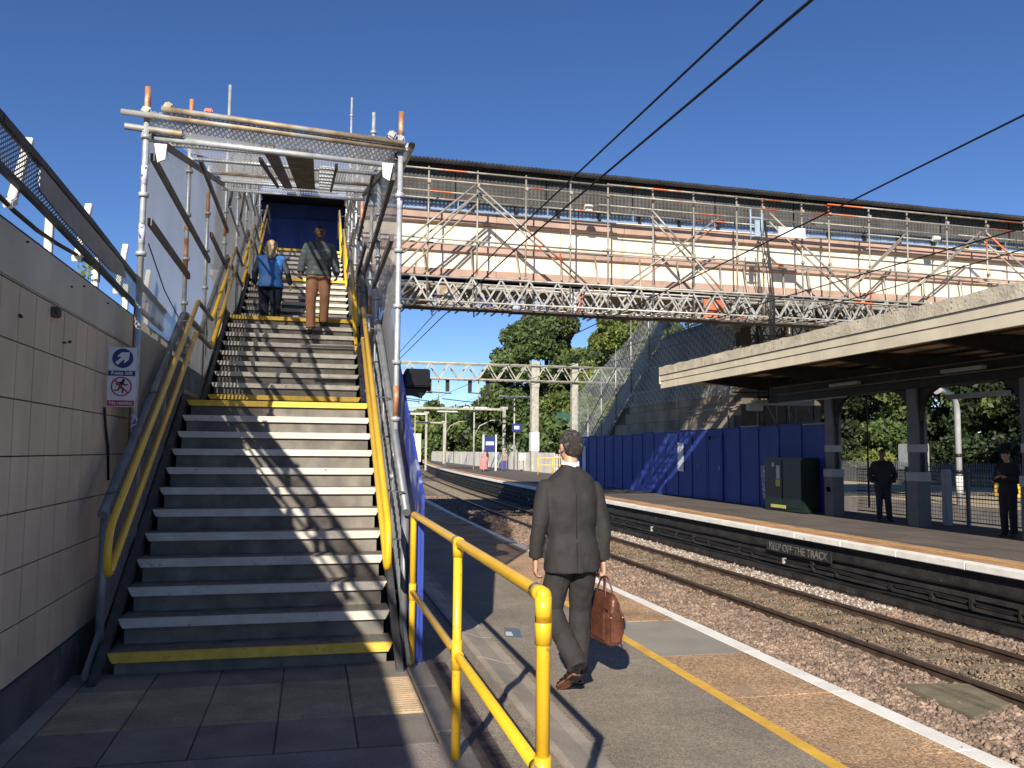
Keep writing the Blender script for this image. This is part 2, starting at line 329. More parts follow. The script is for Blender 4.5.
def track(name, xc, ya, yb):
    t = thing(name, None, None, (xc, ya, -1.2), kind='structure')
    prof = [(-.07, 0), (.07, 0), (.07, .015), (.018, .035), (.012, .11), (.037, .12), (.037, .155), (-.037, .155), (-.037, .12), (-.012, .11), (-.018, .035), (-.07, .015)]
    for s in (-.752, .752):
        ys = ysamp(ya, yb); vs = []; fs = []; mi = []; n = len(prof)
        for y in ys:
            vs += [(xc + s + px_ + cv(y), y, -1.155 + pz) for px_, pz in prof]
        b = MB()
        for i in range(len(ys) - 1):
            for j in range(n): b.f.append((i * n + j, i * n + (j + 1) % n, (i + 1) * n + (j + 1) % n, (i + 1) * n + j)); b.m.append(1 if j == 6 else 0); b.sm.append(False)
        b.v = vs; b.build('rail', [RAILM, RAILT], t, own=False)
    sm = MB().box(-1.25, 1.25, -.13, .13, 0, .09).mesh('sleeper', SLEEP)
    y = ya + .4; k = 0
    while y < min(yb, 75):
        inst('sleeper', sm, t, (xc + cv(y), y, -1.208)); y += .66
    b = MB(); y = ya + .4
    while y < 45:                                   # rail clips and pads on each sleeper
        for s in (-.752, .752):
            for q in (-.1, .1): b.box(xc + s + q - .035 + cv(y), xc + s + q + .035 + cv(y), y - .05, y + .05, -1.13, -1.095)
        y += .66
    b.build('rail_clips', RAILM, t, kind='stuff')
    return t
track('railway_track', 8.17, 3, 160); track('railway_track', 4.77, 1, 160)
track('railway_track', 19.3, 6, 60)
cs = MB(); cs.prism([(6.52, 7.45), (7.28, 7.78), (7.42, 8.55), (6.62, 8.72)], 'z', -1.13, -1.062)
tag(cs.build('cover_slab', mat('cover_slab', (.20, .17, .11), .9, 0, .15, 5, bump=.4, spot=((.3, .26, .18), .66, 9, .05)), bevel=.01), 'flat grey green concrete cover slab lying in the ballast beside the track', 'cover')

# ---- near platform
ZP = -.10
pn = thing('near_platform', None, None, (2.4, 0, -1.2), kind='structure')
b = MB(); strip(b, 1.58, 2.73, -1.2, ZP, -6, 160); b.build('asphalt', ASPH, pn, own=False)
b = MB(); strip(b, -1.62, 1.29, -1.2, -.045, -6, 160); b.build('asphalt', ASPH, pn, own=False)
b = MB(); strip(b, 2.70, 2.715, -1.2, ZP - .03, -6, 160); b.build('base', MORT, pn, own=False)
# sloping concrete kerb between the two levels, cast in pieces
MB().box(1.29, 1.58, -5, 40, -1.1, ZP - .01).build('kerb_bed', DARKW, pn, own=False)
for i, y in enumerate(np.arange(-4.4, 40, .915)):
    q = MB(); d = .0015; jz = random.uniform(-.003, .003)
    q.prism([(1.285, -1.0), (1.585, -1.0), (1.585, ZP + .012 + jz), (1.50, ZP + .016 + jz), (1.33, -.03 + jz), (1.285, -.03 + jz)], 'y', y + d, y + .915 - d)
    o = q.build('kerb', KERB, pn)
# coping: tan slabs with white painted edge
lens = [1.2]; y = -3.0; k = 0; b = MB(); strip(b, 2.75, 3.68, -1.2, ZP - .02, -6, 160); b.build('base', MORT, pn, own=False)
ye = []
while y < 60:
    L = 1.2 if y < 6.5 else 1.38; c = cv(y + L / 2)
    m = COPEG if 6.5 < y < 7.9 or 21 < y < 23 else COPE
    q = MB(); q.box(2.765 + c, 3.555 + c, y + .004, y + L - .004, ZP - .06, ZP + random.uniform(-.003, .004))
    q.build('coping_slab', m, pn, bevel=.002)
    e = MB(); cut = random.uniform(-.012, .012)
    e.box(3.558 + c, 3.692 + c + cut * .8, y + .0015, y + L - .0015, ZP - .09, ZP + .003 + cut * .2)
    e.build('edge_slab', WLINE, pn, bevel=.004); ye.append(y); y += L
b = MB(); strip(b, 2.78, 3.52, -1.2, ZP, 60, 160); b.build('coping_far', COPE, pn, own=False)
b = MB(); strip(b, 3.52, 3.70, -.2, ZP + .002, 60, 160); b.build('edge_far', WLINE, pn, own=False)
b = MB(); strip(b, 2.715, 2.80, -.3, ZP + .004, -6, 160); b.build('yellow_line', YLINE, pn, own=False)
b = MB(); b.box(3.45, 3.55, -6, 60, -1.2, ZP - .1); b.build('platform_face', DARKW, pn, own=False)
# small blue and white mark painted on the asphalt
b = MB(); b.prism([(1.72, 7.55), (1.86, 7.47), (1.93, 7.86), (1.80, 7.93)], 'z', ZP + .001, ZP + .004)
b.build('painted_mark', mat('faded_blue_mark', (.10, .16, .24), .8, spot=((.13, .12, .11), .5, 30, .1)), pn, own=False)
b = MB(); b.prism([(1.74, 7.60), (1.80, 7.57), (1.82, 7.72), (1.77, 7.74)], 'z', ZP + .005, ZP + .008)
b.build('painted_mark', mat('white_mark', (.6, .6, .6), .7), pn, own=False)
# paving at the foot of the stairs
fl = thing('stair_foot_paving', None, None, (-.35, 5.4, -.06), kind='structure')
b = MB(); b.box(-1.58, .92, 2.0, 6.5, -.06, -.012); b.build('mortar_bed', MORT, fl)
xs = [-1.424, -.992, -.572, -.151, .277, .70]
def slab(x0, x1, y0, y1, m, ribs=False):
    d = .004; z = random.uniform(-.002, .002); q = MB()
    if ribs:
        q.box(x0 + d, x1 - d, y0 + d, y1 - d, -.04, z - .004)
        n = 9
        for k in range(n):
            yy = y0 + (y1 - y0) * (k + .5) / n; h = (y1 - y0) / n * .32
            q.prism([(yy - h, z - .004), (yy - h * .5, z + .006), (yy + h * .5, z + .006), (yy + h, z - .004)], 'x', x0 + .012, x1 - .012)
        q.build('ribbed_slab', m, fl)
    else:
        q.box(x0 + d, x1 - d, y0 + d, y1 - d, -.04, z); q.build('paving_slab', m, fl, bevel=.003)
for i in range(5):
    slab(xs[i], xs[i + 1], 6.0, 6.46, PAVE)
    slab(xs[i], xs[i + 1], 5.59, 6.0, PAVR, True); slab(xs[i], xs[i + 1], 5.18, 5.59, PAVR, True)
    slab(xs[i], xs[i + 1], 4.64, 5.18, PAVE)
b = MB(); b.box(-1.6, .72, -3, 4.63, -.05, -.001); b.build('concrete_apron', mat('apron_concrete', (.25, .215, .20), .9, 0, .2, 2, bump=.4, bscale=60, speck=.2), fl, own=False)
for k in range(9):
    y = -1.6 + k * .915
    q = MB(); q.box(.708, .86, y + .004, y + .911, -.06, .004); q.build('edging_kerb', KERB, fl, bevel=.012)
b = MB(); b.box(.87, 1.02, -1, 6.5, -.06, -.036)
b.build('broken_paving', mat('broken_paving', (.12, .085, .08), .95, 0, .4, 9, bump=1, bscale=30), fl, own=False)
b = MB(); b.box(-1.58, -1.43, 4.64, 6.5, -.05, -.003); b.build('edge_fill', KERB, fl, own=False)

# ---- far (island) platform
pf = thing('far_platform', None, None, (12.5, 4, -1.2), kind='structure')
def wid(b, x0, x1, z0, z1, ya, yb): return strip(b, x0, x1, z0, z1, ya, yb)
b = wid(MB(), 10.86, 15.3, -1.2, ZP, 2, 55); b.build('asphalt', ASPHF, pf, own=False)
b = MB(); ys = ysamp(55, 160)
vs = [];fs = []
for y in ys:
    c = cv(y); w = min(19.2, 15.3 + (y - 55) * .5) + c * .8; vs += [(10.86 + c, y, -1.2), (w, y, -1.2), (w, y, ZP), (10.86 + c, y, ZP)]
for i in range(len(ys) - 1):
    for j in range(4): fs.append((i * 4 + j, i * 4 + (j + 1) % 4, i * 4 + 4 + (j + 1) % 4, i * 4 + 4 + j))
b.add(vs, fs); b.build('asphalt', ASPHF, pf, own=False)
TANF = mat('tactile_strip', (0.46, 0.25, 0.13), .9, 0, .18, 1.2, bump=.5, bscale=60, speck=.25, speckscale=40)
for y in np.arange(5, 62, .8):
    c = cv(y + .4)
    MB().box(10.09 + c, 10.52 + c, y + .006, y + .794, ZP - .05, ZP + .002 + random.uniform(-.002, .003)).build('tactile_slab', TANF, pf)
    MB().box(10.60 + c, 10.855 + c, y + .006, y + .794, ZP - .05, ZP + .001 + random.uniform(-.002, .003)).build('coping_slab', COPE, pf)
for y in np.arange(5, 62, 1.6):
    c = cv(y + .8); MB().box(9.9 + c, 10.085 + c, y + .005, y + 1.595, ZP - .12, ZP + .004 + random.uniform(-.003, .003)).build('edge_slab', WLINE, pf, bevel=.012)
b = wid(MB(), 10.04, 10.86, -1.0, ZP - .02, 4, 160); b.build('base', DARKW, pf, own=False)
b = wid(MB(), 9.9, 10.08, -.22, ZP + .002, 61.8, 160); b.build('edge_far', WLINE, pf, own=False)
b = wid(MB(), 10.08, 10.85, -.3, ZP, 62, 160); b.build('tactile_far', TANF, pf, own=False)
b = wid(MB(), 10.53, 10.59, -.3, ZP + .004, 4, 160); b.build('yellow_line', YLINE, pf, own=False)
# grimy brick face: courses, ledges and cable runs
b = wid(MB(), 10.02, 10.2, -1.2, -.2, 4, 160); b.build('platform_face', DARKW, pf, own=False)
for z, w, h in ((-.245, .06, .05), (-.62, .05, .07), (-.80, .08, .05), (-.98, .12, .10)):
    b = wid(MB(), 10.02 - w, 10.03, z - h / 2, z + h / 2, 4, 90); b.build('face_ledge', DARKW, pf, own=False)
bm_ = MB().box(-.03, 0, -.112, .112, 0, .068).mesh('brick', mat('black_brick', (.035, .03, .028), .85, 0, .5, 3, bump=.4, bscale=50, rnd=.4, spot=((.25, .23, .2), .74, 9, .02)))
for r, z in enumerate((-1.10, -1.02)):
    for k in range(80):
        y = 9 + k * .236 + (r % 2) * .118
        inst('brick', bm_, pf, (9.92 + random.uniform(-.008, .008) + cv(y), y, z - .02))
for k in range(36):
    y = 9 + k * 1.1 + random.uniform(-.3, .3)
    MB().box(9.92 + cv(y), 9.99 + cv(y), y, y + random.choice((.04, .06, .09)), -.80, -.72 + random.uniform(0, .10)).build('cable_bracket', DARK if k % 7 else mat('white_tag', (.45, .45, .43), .6), pf)
for z, x in ((-.50, 9.97), (-.70, 9.95), (-.88, 9.93)):
    pts = [(x + cv(y), y, z + .015 * sin(y * 2.2 + z * 9)) for y in np.arange(5, 70, .55)]
    o = T(pts, .022, 5).build('cable', CABLE, pf, own=False)

# ================================================================== STAIRCASE
RI, GO, LAND = .176, .30, 1.8
SX0, SX1 = -1.33, .618
flights = []          # (list of (Y,z) nosings)
Yn, zn = 6.425, .145
first = True
pitch = []            # pitch line breakpoints
for n in (12, 9, 8, 9):
    if not first: Yn += LAND; zn += RI
    fl_ = []
    for k in range(n):
        fl_.append((Yn, zn))
        if k < n - 1: Yn += GO; zn += RI
    pitch += [(fl_[0][0] - GO, fl_[0][1] - RI), (fl_[-1][0] + .04, fl_[-1][1])]
    flights.append(fl_); first = False
TOPY, TOPZ = flights[-1][-1]
def pz(Y):
    """pitch line height"""
    for (a, za), (b_, zb) in zip(pitch, pitch[1:]):
        if a <= Y <= b_: return za + (zb - za) * (Y - a) / (b_ - a)
    return pitch[0][1] if Y < pitch[0][0] else TOPZ
st = thing('staircase', 'long grey footbridge staircase with white and yellow edged steps and yellow double handrails', 'staircase', (-.356, 6.425, 0))
def nose_mesh(m):
    q = MB(); h = .062; w = (SX1 - SX0) / 2
    q.add([(-w, -.006, 0), (w, -.006, 0), (w - .035, -.022, -h), (-w + .035, -.022, -h), (-w, .030, 0), (w, .030, 0), (w - .035, .02, -h), (-w + .035, .02, -h)],
          [(0, 3, 2, 1), (4, 5, 6, 7), (0, 1, 5, 4), (1, 2, 6, 5), (2, 3, 7, 6), (3, 0, 4, 7)])
    return q.mesh('nosing', m)
nw, ny = nose_mesh(WHN), nose_mesh(YELN)
w2 = (SX1 - SX0) / 2
tr = MB(); tr.box(-w2, w2, .03, GO + .03, -.05, -.002); tr.box(-w2 + .06, w2 - .06, .035, .06, -RI, -.05)
trm = tr.mesh('tread', [TREAD])
rs = MB().box(-w2 + .045, w2 - .045, .012, .034, -RI - .006, -.052).mesh('riser', RISER)
tl = MB().box(-w2, w2, .03, LAND + .03, -.06, -.002).mesh('landing', TREAD)
gus = MB(); gus.prism([(.03, -.06), (.10, -.06), (.04, -RI)], 'x', -.035, .035); gm = gus.mesh('end_plate', DARK)
xm = (SX0 + SX1) / 2
for fi, fl_ in enumerate(flights):
    for k, (y, z) in enumerate(fl_):
        last = k == len(fl_) - 1
        if last: t_ = inst('landing', tl, st, (xm, y, z)) if fi < 3 else inst('tread', trm, st, (xm, y, z))
        else: t_ = inst('tread', trm, st, (xm, y, z))
        inst('nosing', ny if k in (0, len(fl_) - 1) else nw, t_, (xm, y, z))
        inst('riser', rs, t_, (xm, y, z))
# stringers + side skirts following the pitch line
def side_poly(dy_top, dz_low):
    top = [(y, z + dy_top) for y, z in pitch]; low = [(y + .02, z + dz_low) for y, z in reversed(pitch)]
    return top + low
def side_wall(mb, x0, x1, t, l):
    for (a, za), (b_, zb) in zip(pitch, pitch[1:]):
        mb.prism([(a, max(-.04, za + l)), (b_, zb + l), (b_, zb + t), (a, za + t)], 'x', x0, x1)
    return mb
side_wall(MB(), SX0 - .05, SX0 - .002, .05, -.34).build('stringer', STRG, st)
side_wall(MB(), SX1 + .002, SX1 + .05, .05, -.34).build('stringer', STRG, st)
# stepped soffit under the flights
q = MB()
for (a, za), (b_, zb) in zip(pitch, pitch[1:]):
    q.prism([(a, za - .42), (b_, zb - .42), (b_, zb - .26), (a, za - .26)], 'x', SX0, SX1)
q.build('soffit', STRG, st)
# grey tube balustrades: start post, sloping top tube, balusters
def rail_path(x, h, y0, y1=TOPY + .3, n0=None):
    pts = [(x, y0, pz(y0) + h)]
    for y, z in pitch:
        if y0 + .05 < y < y1: pts.append((x, y, z + h))
    pts.append((x, y1, pz(y1) + h)); return pts
def bend(pts, r=.10, n=4):
    """round the corners of a polyline"""
    P = [Vector(p) for p in pts]; out = [P[0]]
    for i in range(1, len(P) - 1):
        a, b_, c = P[i - 1], P[i], P[i + 1]; d0 = min(r, (a - b_).length * .45); d1 = min(r, (c - b_).length * .45)
        p0 = b_ + (a - b_).normalized() * d0; p1 = b_ + (c - b_).normalized() * d1
        for k in range(n + 1): t = k / n; out.append(p0 * (1 - t) ** 2 + b_ * 2 * t * (1 - t) + p1 * t * t)
    out.append(P[-1]); return out
for x, sgn in ((-1.40, -1), (.70, 1)):
    bl = MB(); bl.tube(bend(rail_path(x, .95, 6.42)), .033, 10); bl.tube([(x, 6.50, -.02), (x, 6.50, pz(6.5) + .93)], .03, 10)
    bl.build('balustrade_tube', GREYST, st)
    lo = MB(); side_wall(lo, x - .012, x + .012, .13, .08); lo.build('bottom_rail', GREYST, st)
    vb = MB(); y = 6.6
    while y < TOPY:
        vb.box(x - .009, x + .009, y - .009, y + .009, pz(y) + .1, pz(y) + .93); y += .105
    vb.build('balusters', GREYST, st, kind='stuff')
    for Y in (7.55, 8.7, 9.8, 11.4, 12.7, 14.0, 15.6, 17.9, 19.5, 21.5):
        MB().tube([(x, Y, pz(Y) - .1), (x, Y, pz(Y) + .95)], .024, 8).build('baluster_post', GREYST, st)
# double yellow handrails
for x, xo in ((-1.27, -1.40), (.535, .70)):
    HU, HL = 1.10, .74
    up = rail_path(x, HU, 6.12); lo = rail_path(x, HL, 6.12)
    up[0] = (x, 6.02, pitch[0][1] + HU - .06); lo[0] = (x, 6.02, pitch[0][1] + HL - .02)
    path = [p for p in reversed(up)] + lo
    ends = [(ya, yb) for (ya, _), (yb, _) in zip(pitch[::2], pitch[1::2])]
    for i_, (ya, yb) in enumerate(ends):
        A_ = 6.12 if i_ == 0 else ya - .02; zA = pz(A_) if i_ else pitch[0][1]
        up_ = [(x, A_ if i_ else 6.02, zA + HU - (.06 if i_ == 0 else 0)), (x, yb + .10, pz(yb) + HU + .0)]; lo_r = [(x, A_ if i_ else 6.02, zA + HL - (.02 if i_ == 0 else 0)), (x, yb + .06, pz(yb) + HL)]
        if i_ == 0: T(bend([Vector(p) for p in [up_[1], up_[0], lo_r[0], lo_r[1]]], .15, 5), .0255, 12).build('handrail', YEL, st)
        else: T(up_, .0255, 12).build('handrail', YEL, st); T(lo_r, .0255, 12).build('handrail', YEL, st)
        for H, pr_ in ((HU, up_), (HL, lo_r)):
            MB().sphere(pr_[1], .0265, 10, 8).build('handrail_bend', YEL, st)
            y2 = ends[i_ + 1][0] - .02 if i_ < 3 else TOPY + 1.6
            T([(x, pr_[1][1], pz(yb) + H), (x, y2, pz(yb) + H)], .0235, 10).build('landing_rail', GREYST, st)
    for (ya, za), (yb, zb) in zip(pitch[::2], pitch[1::2]):
        for t in (.12, .5, .9):
            Y = ya + (yb - ya) * t
            q = MB()
            for H in (HU, HL): q.tube([(x, Y, pz(Y) + H - .02), (x, Y, pz(Y) + H - .07), (xo, Y, pz(Y) + H - .09)], .008, 6); q.cbox((x, Y, pz(Y) + H - .028), (.03, .06, .012))
            q.build('handrail_bracket', GREYST, st)
# blue side hoarding along the stair, down to the platform
hb = thing('side_hoarding', 'scuffed blue hoarding boards closing the platform side of the staircase', 'hoarding', (.82, 6.4, ZP))
ys = [6.35] + [6.35 + 1.22 * k for k in range(1, 13)]
for a, b_ in zip(ys, ys[1:]):
    b_ -= .006; b0 = min(b_, TOPY)
    pts = [(a, ZP + .06), (b0, ZP + .06), (b0, pz(b0) + 1.13)]
    for y, z in reversed(pitch):
        if a < y < b0: pts.append((y, z + 1.13))
    pts.append((a, pz(a) + 1.13 - (.0)))
    MB().prism(pts, 'x', .802, .826).build('hoarding_board', BLUES, hb)
MB().box(.77, .80, 6.355, 6.42, ZP + .06, 1.09).build('batten', BLUES, hb)
for a in ys[1:-1]: MB().box(.827, .842, a - .03, a + .03, ZP + .06, pz(a) + 1.1).build('batten', BLUES, hb)
# black monitor hung on the hoarding
mo = thing('display_housing', 'black display housing bolted to the blue hoarding beside the scaffold post', 'display', (1.05, 9.5, 2.15))
MB().cbox((1.10, 9.45, 2.31), (.27, .52, .20), Matrix.Rotation(R_(-8), 3, 'X')).build('casing', BLACK, mo, bevel=.012)
MB().cbox((.99, 9.30, 2.27), (.40, .02, .2), Matrix.Rotation(R_(14), 3, 'Y')).build('screen_hood', BLACK, mo)
T([(.80, 9.5, 2.36), (1.0, 9.5, 2.36)], .02, 8).build('arm', DARK, mo)

# ================================================================== yellow platform railing
rl = thing('yellow_railing', 'yellow tubular railing with three posts beside the foot of the stairs', 'railing', (.745, 4.5, -.05))
XR = .745
T(bend([(XR, 2.71, .5), (XR, 2.71, 1.085), (XR, 4.4, 1.085), (XR, 6.33, 1.085), (XR, 6.33, .5)], .05), .0232, 14).build('top_rail', YEL, rl)
T([(XR, 2.71, .52), (XR, 4.4, .52), (XR, 6.33, .52)], .0225, 12).build('mid_rail', YEL, rl)
for Y in (2.71, 4.37, 6.33):
    z1 = 1.06
    T([(XR, Y, -.05), (XR, Y, z1)], .0232, 14).build('post', YEL, rl)
    MB().tube([(XR, Y, -.048), (XR, Y, -.03)], .055, 14).build('base_flange', YEL, rl)
q = MB()
q.tube([(XR, 2.71, .93), (XR, 2.71, 1.02)], .0275, 14); q.sphere((XR, 2.71, 1.085), .0275, 14, 8); q.tube([(XR, 2.71, 1.0), (XR, 2.71, 1.085)], .0275, 14); q.tube([(XR, 2.71, 1.085), (XR, 2.81, 1.085)], .0275, 14)
q.build('elbow_fitting', YEL, rl)
q = MB(); q.tube([(XR, 2.71, .46), (XR, 2.71, .58)], .028, 14); q.tube([(XR, 2.71, .52), (XR, 2.79, .52)], .0265, 14); q.sphere((XR + .028, 2.69, .52), .007); q.build('tee_fitting', YEL, rl)
for Y, z in ((4.37, 1.085), (4.37, .52)):
    q = MB(); q.tube([(XR, Y - .055, z), (XR, Y + .055, z)], .0275, 14); q.tube([(XR, Y, z - .075), (XR, Y, z + (.07 if z < 1 else 0))], .0275, 14); q.build('cross_fitting', YEL, rl)
MB().tube([(XR, 6.33, .46), (XR, 6.33, .58)], .0265, 12).build('tee_fitting', YEL, rl)

# ================================================================== left wall
wl = thing('station_wall', 'shaded cream tiled wall with a painted concrete coping on the left of the stairs', 'wall', (-1.7, 4, 0))
MB().box(-2.0, -1.60, -3.5, 10.2, -.05, 2.42).build('core', GROUT, wl, own=False)
tw, th = .287, .308
tm = MB().box(0, .035, .0055, tw - .0055, .004, th - .004).mesh('tile', CREAM)
zz = [.27 + th * k for k in range(7)]
for r, z in enumerate(zz):
    for k in range(-10, 16):
        y = 4.76 + tw * k + random.uniform(-.001, .001)
        if y > 9.9: continue
        inst('tile', tm, wl, (-1.60 + random.uniform(-.0008, .0008), y, z), (random.uniform(-.001, .001), 0, random.uniform(-.001, .001)))
for k in range(10): MB().box(-1.6, -1.545 + random.uniform(-.002, .002), -3.4 + k * 1.36, -3.4 + (k + 1) * 1.36 - .006, -.04, .262).build('plinth', PLIN, wl, bevel=.006)
b = MB(); b.box(-2.05, -1.63, -3.5, 10.2, 2.425, 2.46); b.build('bed_strip', GROUT, wl)
for k in range(4): MB().box(-2.1, -1.592, -3.4 + k * 3.9, -3.4 + (k + 1) * 3.9 - .008, 2.45, 2.74).build('coping_beam', BEAMC, wl, bevel=.008)
MB().box(-2.12, -1.60, -3.5, 12.2, 2.738, 2.756).build('coping_cap', CAPM, wl, bevel=.006)
for y, z in ((5.05, 2.26), (6.02, 2.24), (5.9, 2.22), (7.4, 2.1), (6.0, 2.60), (6.3, 2.66), (7.0, 2.66), (5.1, 2.68)):
    MB().cbox((-1.556, y, z), (.014, .03 if z < 2.4 else .012, .011), Matrix.Rotation(random.uniform(-.5, .5), 3, 'X')).build('fixing', DARK, wl)
MB().cbox((-1.55, 5.65, 2.375), (.05, .09, .06)).build('junction_box', DKWOOD, wl, bevel=.008)
T([(-1.55, 7.02, 1.86), (-1.55, 7.08, 1.72), (-1.555, 7.22, 1.55), (-1.555, 7.28, 1.3)], .010, 6).build('conduit', CABLE, wl)
for k in range(3):        # retaining wall stepping up behind the balustrade
    MB().prism([(10.2 + k * 4, 0), (14.2 + k * 4 - .01, 0), (14.2 + k * 4 - .01, min(pz(14.2 + k * 4), 6.6) - .1), (10.2 + k * 4, pz(10.2 + k * 4) - .1)], 'x', -1.75, -1.42).build('rear_wall', CONC, wl)
MB().prism([(7.9, 1.2), (10.2, 1.2), (10.2, 2.3), (8.9, 2.3)], 'x', -1.6, -1.43).build('rear_wall', STRG, wl)
# inclined mesh screen on cranked white brackets
sc_ = thing('mesh_screen', 'dark edged perforated screen leaning out on white brackets above the cream wall', 'screen', (-1.45, 5, 2.8))
SCR = [(-3.0, 3.27, 3.02), (4.72, 3.24, 3.01), (5.45, 3.22, 2.99), (6.57, 3.175, 2.94), (8.27, 3.08, 2.87), (9.8, 3.04, 2.84)]
q = MB()
for (ya, ta, ba), (yb, tb_, bb) in zip(SCR, SCR[1:]): q.add([(-1.62, ya, ba), (-1.62, yb, bb), (-1.60, yb, tb_), (-1.60, ya, ta)], [(0, 1, 2, 3)])
q.build('mesh_panel', NETS, sc_, own=False)
q = MB(); q2 = MB()
for (ya, ta, ba), (yb, tb_, bb) in zip(SCR, SCR[1:]):
    q.bar((-1.60, ya, ta), (-1.60, yb + .01, tb_), .035, .045); q2.bar((-1.62, ya, ba), (-1.62, yb + .01, bb), .035, .035)
q.build('top_rail', CAPM, sc_, own=False); q2.build('bottom_rail', CAPM, sc_, own=False)
MB().prism([(5.35, 3.19), (7.6, 3.09), (7.75, 3.0), (7.2, 2.95), (5.9, 3.0), (5.35, 3.05)], 'x', -1.595, -1.585).build('backing_plate', GREYST, sc_, own=False)
T([(-1.66, 2.4, 2.95)] + [(-1.66, y, 2.90 + .035 * sin(y * 2)) for y in np.arange(2.8, 8.4, .4)], .014, 8).build('conduit', CABLE, sc_, own=False)
for y in (2.8, 3.65, 4.5, 5.9, 7.1, 8.2, 9.2):
    MB().box(-1.70, -1.655, y - .026, y + .026, 2.77, 3.03).build('bracket_post', WHITE, sc_, bevel=.004)
for y in (2.7, 3.55, 4.2, 5.25, 6.62, 7.9, 9.0):
    MB().bar((-1.66, y - .10, 2.93), (-1.66, y + .13, 3.35), .045, .045).build('bracket_arm', WHITE, sc_, bevel=.004)
    MB().cbox((-1.66, y - .13, 2.90), (.05, .10, .045), Matrix.Rotation(R_(28), 3, 'X')).build('clamp', WHITE, sc_, bevel=.006)
# sprig growing on the coping
sp = MB()
for i in range(70):
    c = Vector((-1.70 + random.gauss(0, .03), 6.9 + random.gauss(0, .05), 2.82 + random.random() * .17)); a = Vector([random.gauss(0, 1) for _ in range(3)]).normalized() * .02; d = a.cross(Vector((random.random(), random.random(), .3))).normalized() * .011
    sp.add([c - a, c + d, c + a, c - d], [(0, 1, 2, 3)])
w_ = thing('weed', 'small green weed sprouting from the dark coping above the cream wall', 'plant', (-1.6, 6.9, 2.8))
sp.build('leaves', LEAF2, w_); T([(-1.6, 6.9, 2.80), (-1.605, 6.91, 2.95)], .004, 5).build('stem', BARK, w_)

# ================================================================== text helper
def text_mesh(name, txt, size, m, parent, loc, rot, extr=.001, sx=1.0, bold=0.0):
    c = bpy.data.curves.new(name, 'FONT'); c.body = txt; c.size = size; c.extrude = extr; c.align_x = 'CENTER'; c.align_y = 'CENTER'; c.offset = bold
    t = bpy.data.objects.new(name, c); COL.objects.link(t); bpy.context.view_layer.update()
    me = bpy.data.meshes.new_from_object(t.evaluated_get(bpy.context.evaluated_depsgraph_get())); bpy.data.objects.remove(t)
    me.materials.clear(); me.materials.append(m)
    o = inst(name, me, parent, loc, rot, (sx, 1, 1)); return o
# sign on the scaffold post
SB = mat('sign_blue', (.02, .035, .17), .4, var=.03); SR = mat('sign_red', (.50, .03, .05), .4, var=.03); SW = mat('sign_white', (.72, .72, .72), .4, var=.03); SK = mat('sign_black', (.015, .015, .02), .4, var=.02)
sg = thing('stair_sign', 'white sign with blue keep left arrow above a red no running symbol', 'sign', (-1.45, 7.1, 1.87))
y0 = 7.10; x0, x1, z0, z1 = -1.556, -1.352, 1.871, 2.336; cx_ = (x0 + x1) / 2
MB().box(x0, x1, y0, y0 + .006, z0, z1).build('panel', SW, sg)
def disc(cx, cz, r, y, n=36): return [(cx + r * cos(2 * pi * k / n), cz + r * sin(2 * pi * k / n)) for k in range(n)]
MB().prism(disc(cx_ + .002, 2.249, .076, 0), 'y', y0 - .004, y0 - .001).build('blue_disc', SB, sg)
ar = [(-.052, -.034), (-.034, -.052), (.012, -.006), (.012, -.040), (.044, -.012), (.050, .050), (-.012, .044), (-.040, .012), (-.006, .012)]
MB().prism([(cx_ + .002 + a, 2.249 + b_) for a, b_ in ar], 'y', y0 - .008, y0 - .005).build('arrow', SW, sg)
MB().box(x0 + .004, x1 - .004, y0 - .004, y0 - .001, 2.112, 2.152).build('blue_bar', SB, sg)
text_mesh('lettering', 'Keep left', .042, SW, sg, (cx_, y0 - .006, 2.134), (pi / 2, 0, 0), .001, 1.0, .0006)
q = MB(); n = 40; ro, ri = .076, .066; zc = 2.029
vs = [(cx_ + r * cos(2 * pi * k / n), y, zc + r * sin(2 * pi * k / n)) for r in (ro, ri) for y in (y0 - .005, y0 - .001) for k in range(n)]
fs = []
for k in range(n):
    k2 = (k + 1) % n; fs += [(k, k2, 2 * n + k2, 2 * n + k), (n + k, 3 * n + k, 3 * n + k2, n + k2), (k, n + k, n + k2, k2), (2 * n + k, 2 * n + k2, 3 * n + k2, 3 * n + k)]
q.add(vs, fs); q.build('red_ring', SR, sg)
q = MB(); q.cbox((cx_ + .014, y0 - .0045, zc + .047), (.02, .004, .022)); q.bar((cx_ + .008, y0 - .0045, zc + .036), (cx_ - .010, y0 - .0045, zc - .004), .004, .022)
for a, b_ in (((-.010, -.002), (.014, -.022)), ((.014, -.022), (.010, -.052)), ((-.012, -.004), (-.022, -.028)), ((-.022, -.028), (-.052, -.030)), ((.008, .030), (.024, .012)), ((.024, .012), (.046, .016)), ((.004, .034), (-.026, .026)), ((-.026, .026), (-.034, .008))):
    q.bar((cx_ + a[0], y0 - .0045, zc + a[1]), (cx_ + b_[0], y0 - .0045, zc + b_[1]), .004, .0105)
q.build('running_figure', SK, sg)
MB().bar((cx_ - .050, y0 - .009, zc + .050), (cx_ + .050, y0 - .009, zc - .050), .003, .012).build('red_slash', SR, sg)
MB().box(x0 + .004, x1 - .004, y0 - .004, y0 - .001, 1.877, 1.921).build('red_bar', SR, sg)
text_mesh('lettering', 'No running', .036, SW, sg, (cx_, y0 - .006, 1.900), (pi / 2, 0, 0), .001, .98, .0006)
q = MB(); 
for z in (2.2, 1.95): q.box(-1.47, -1.43, y0 + .006, 7.48, z, z + .02)
q.build('bracket', GREYST, sg)
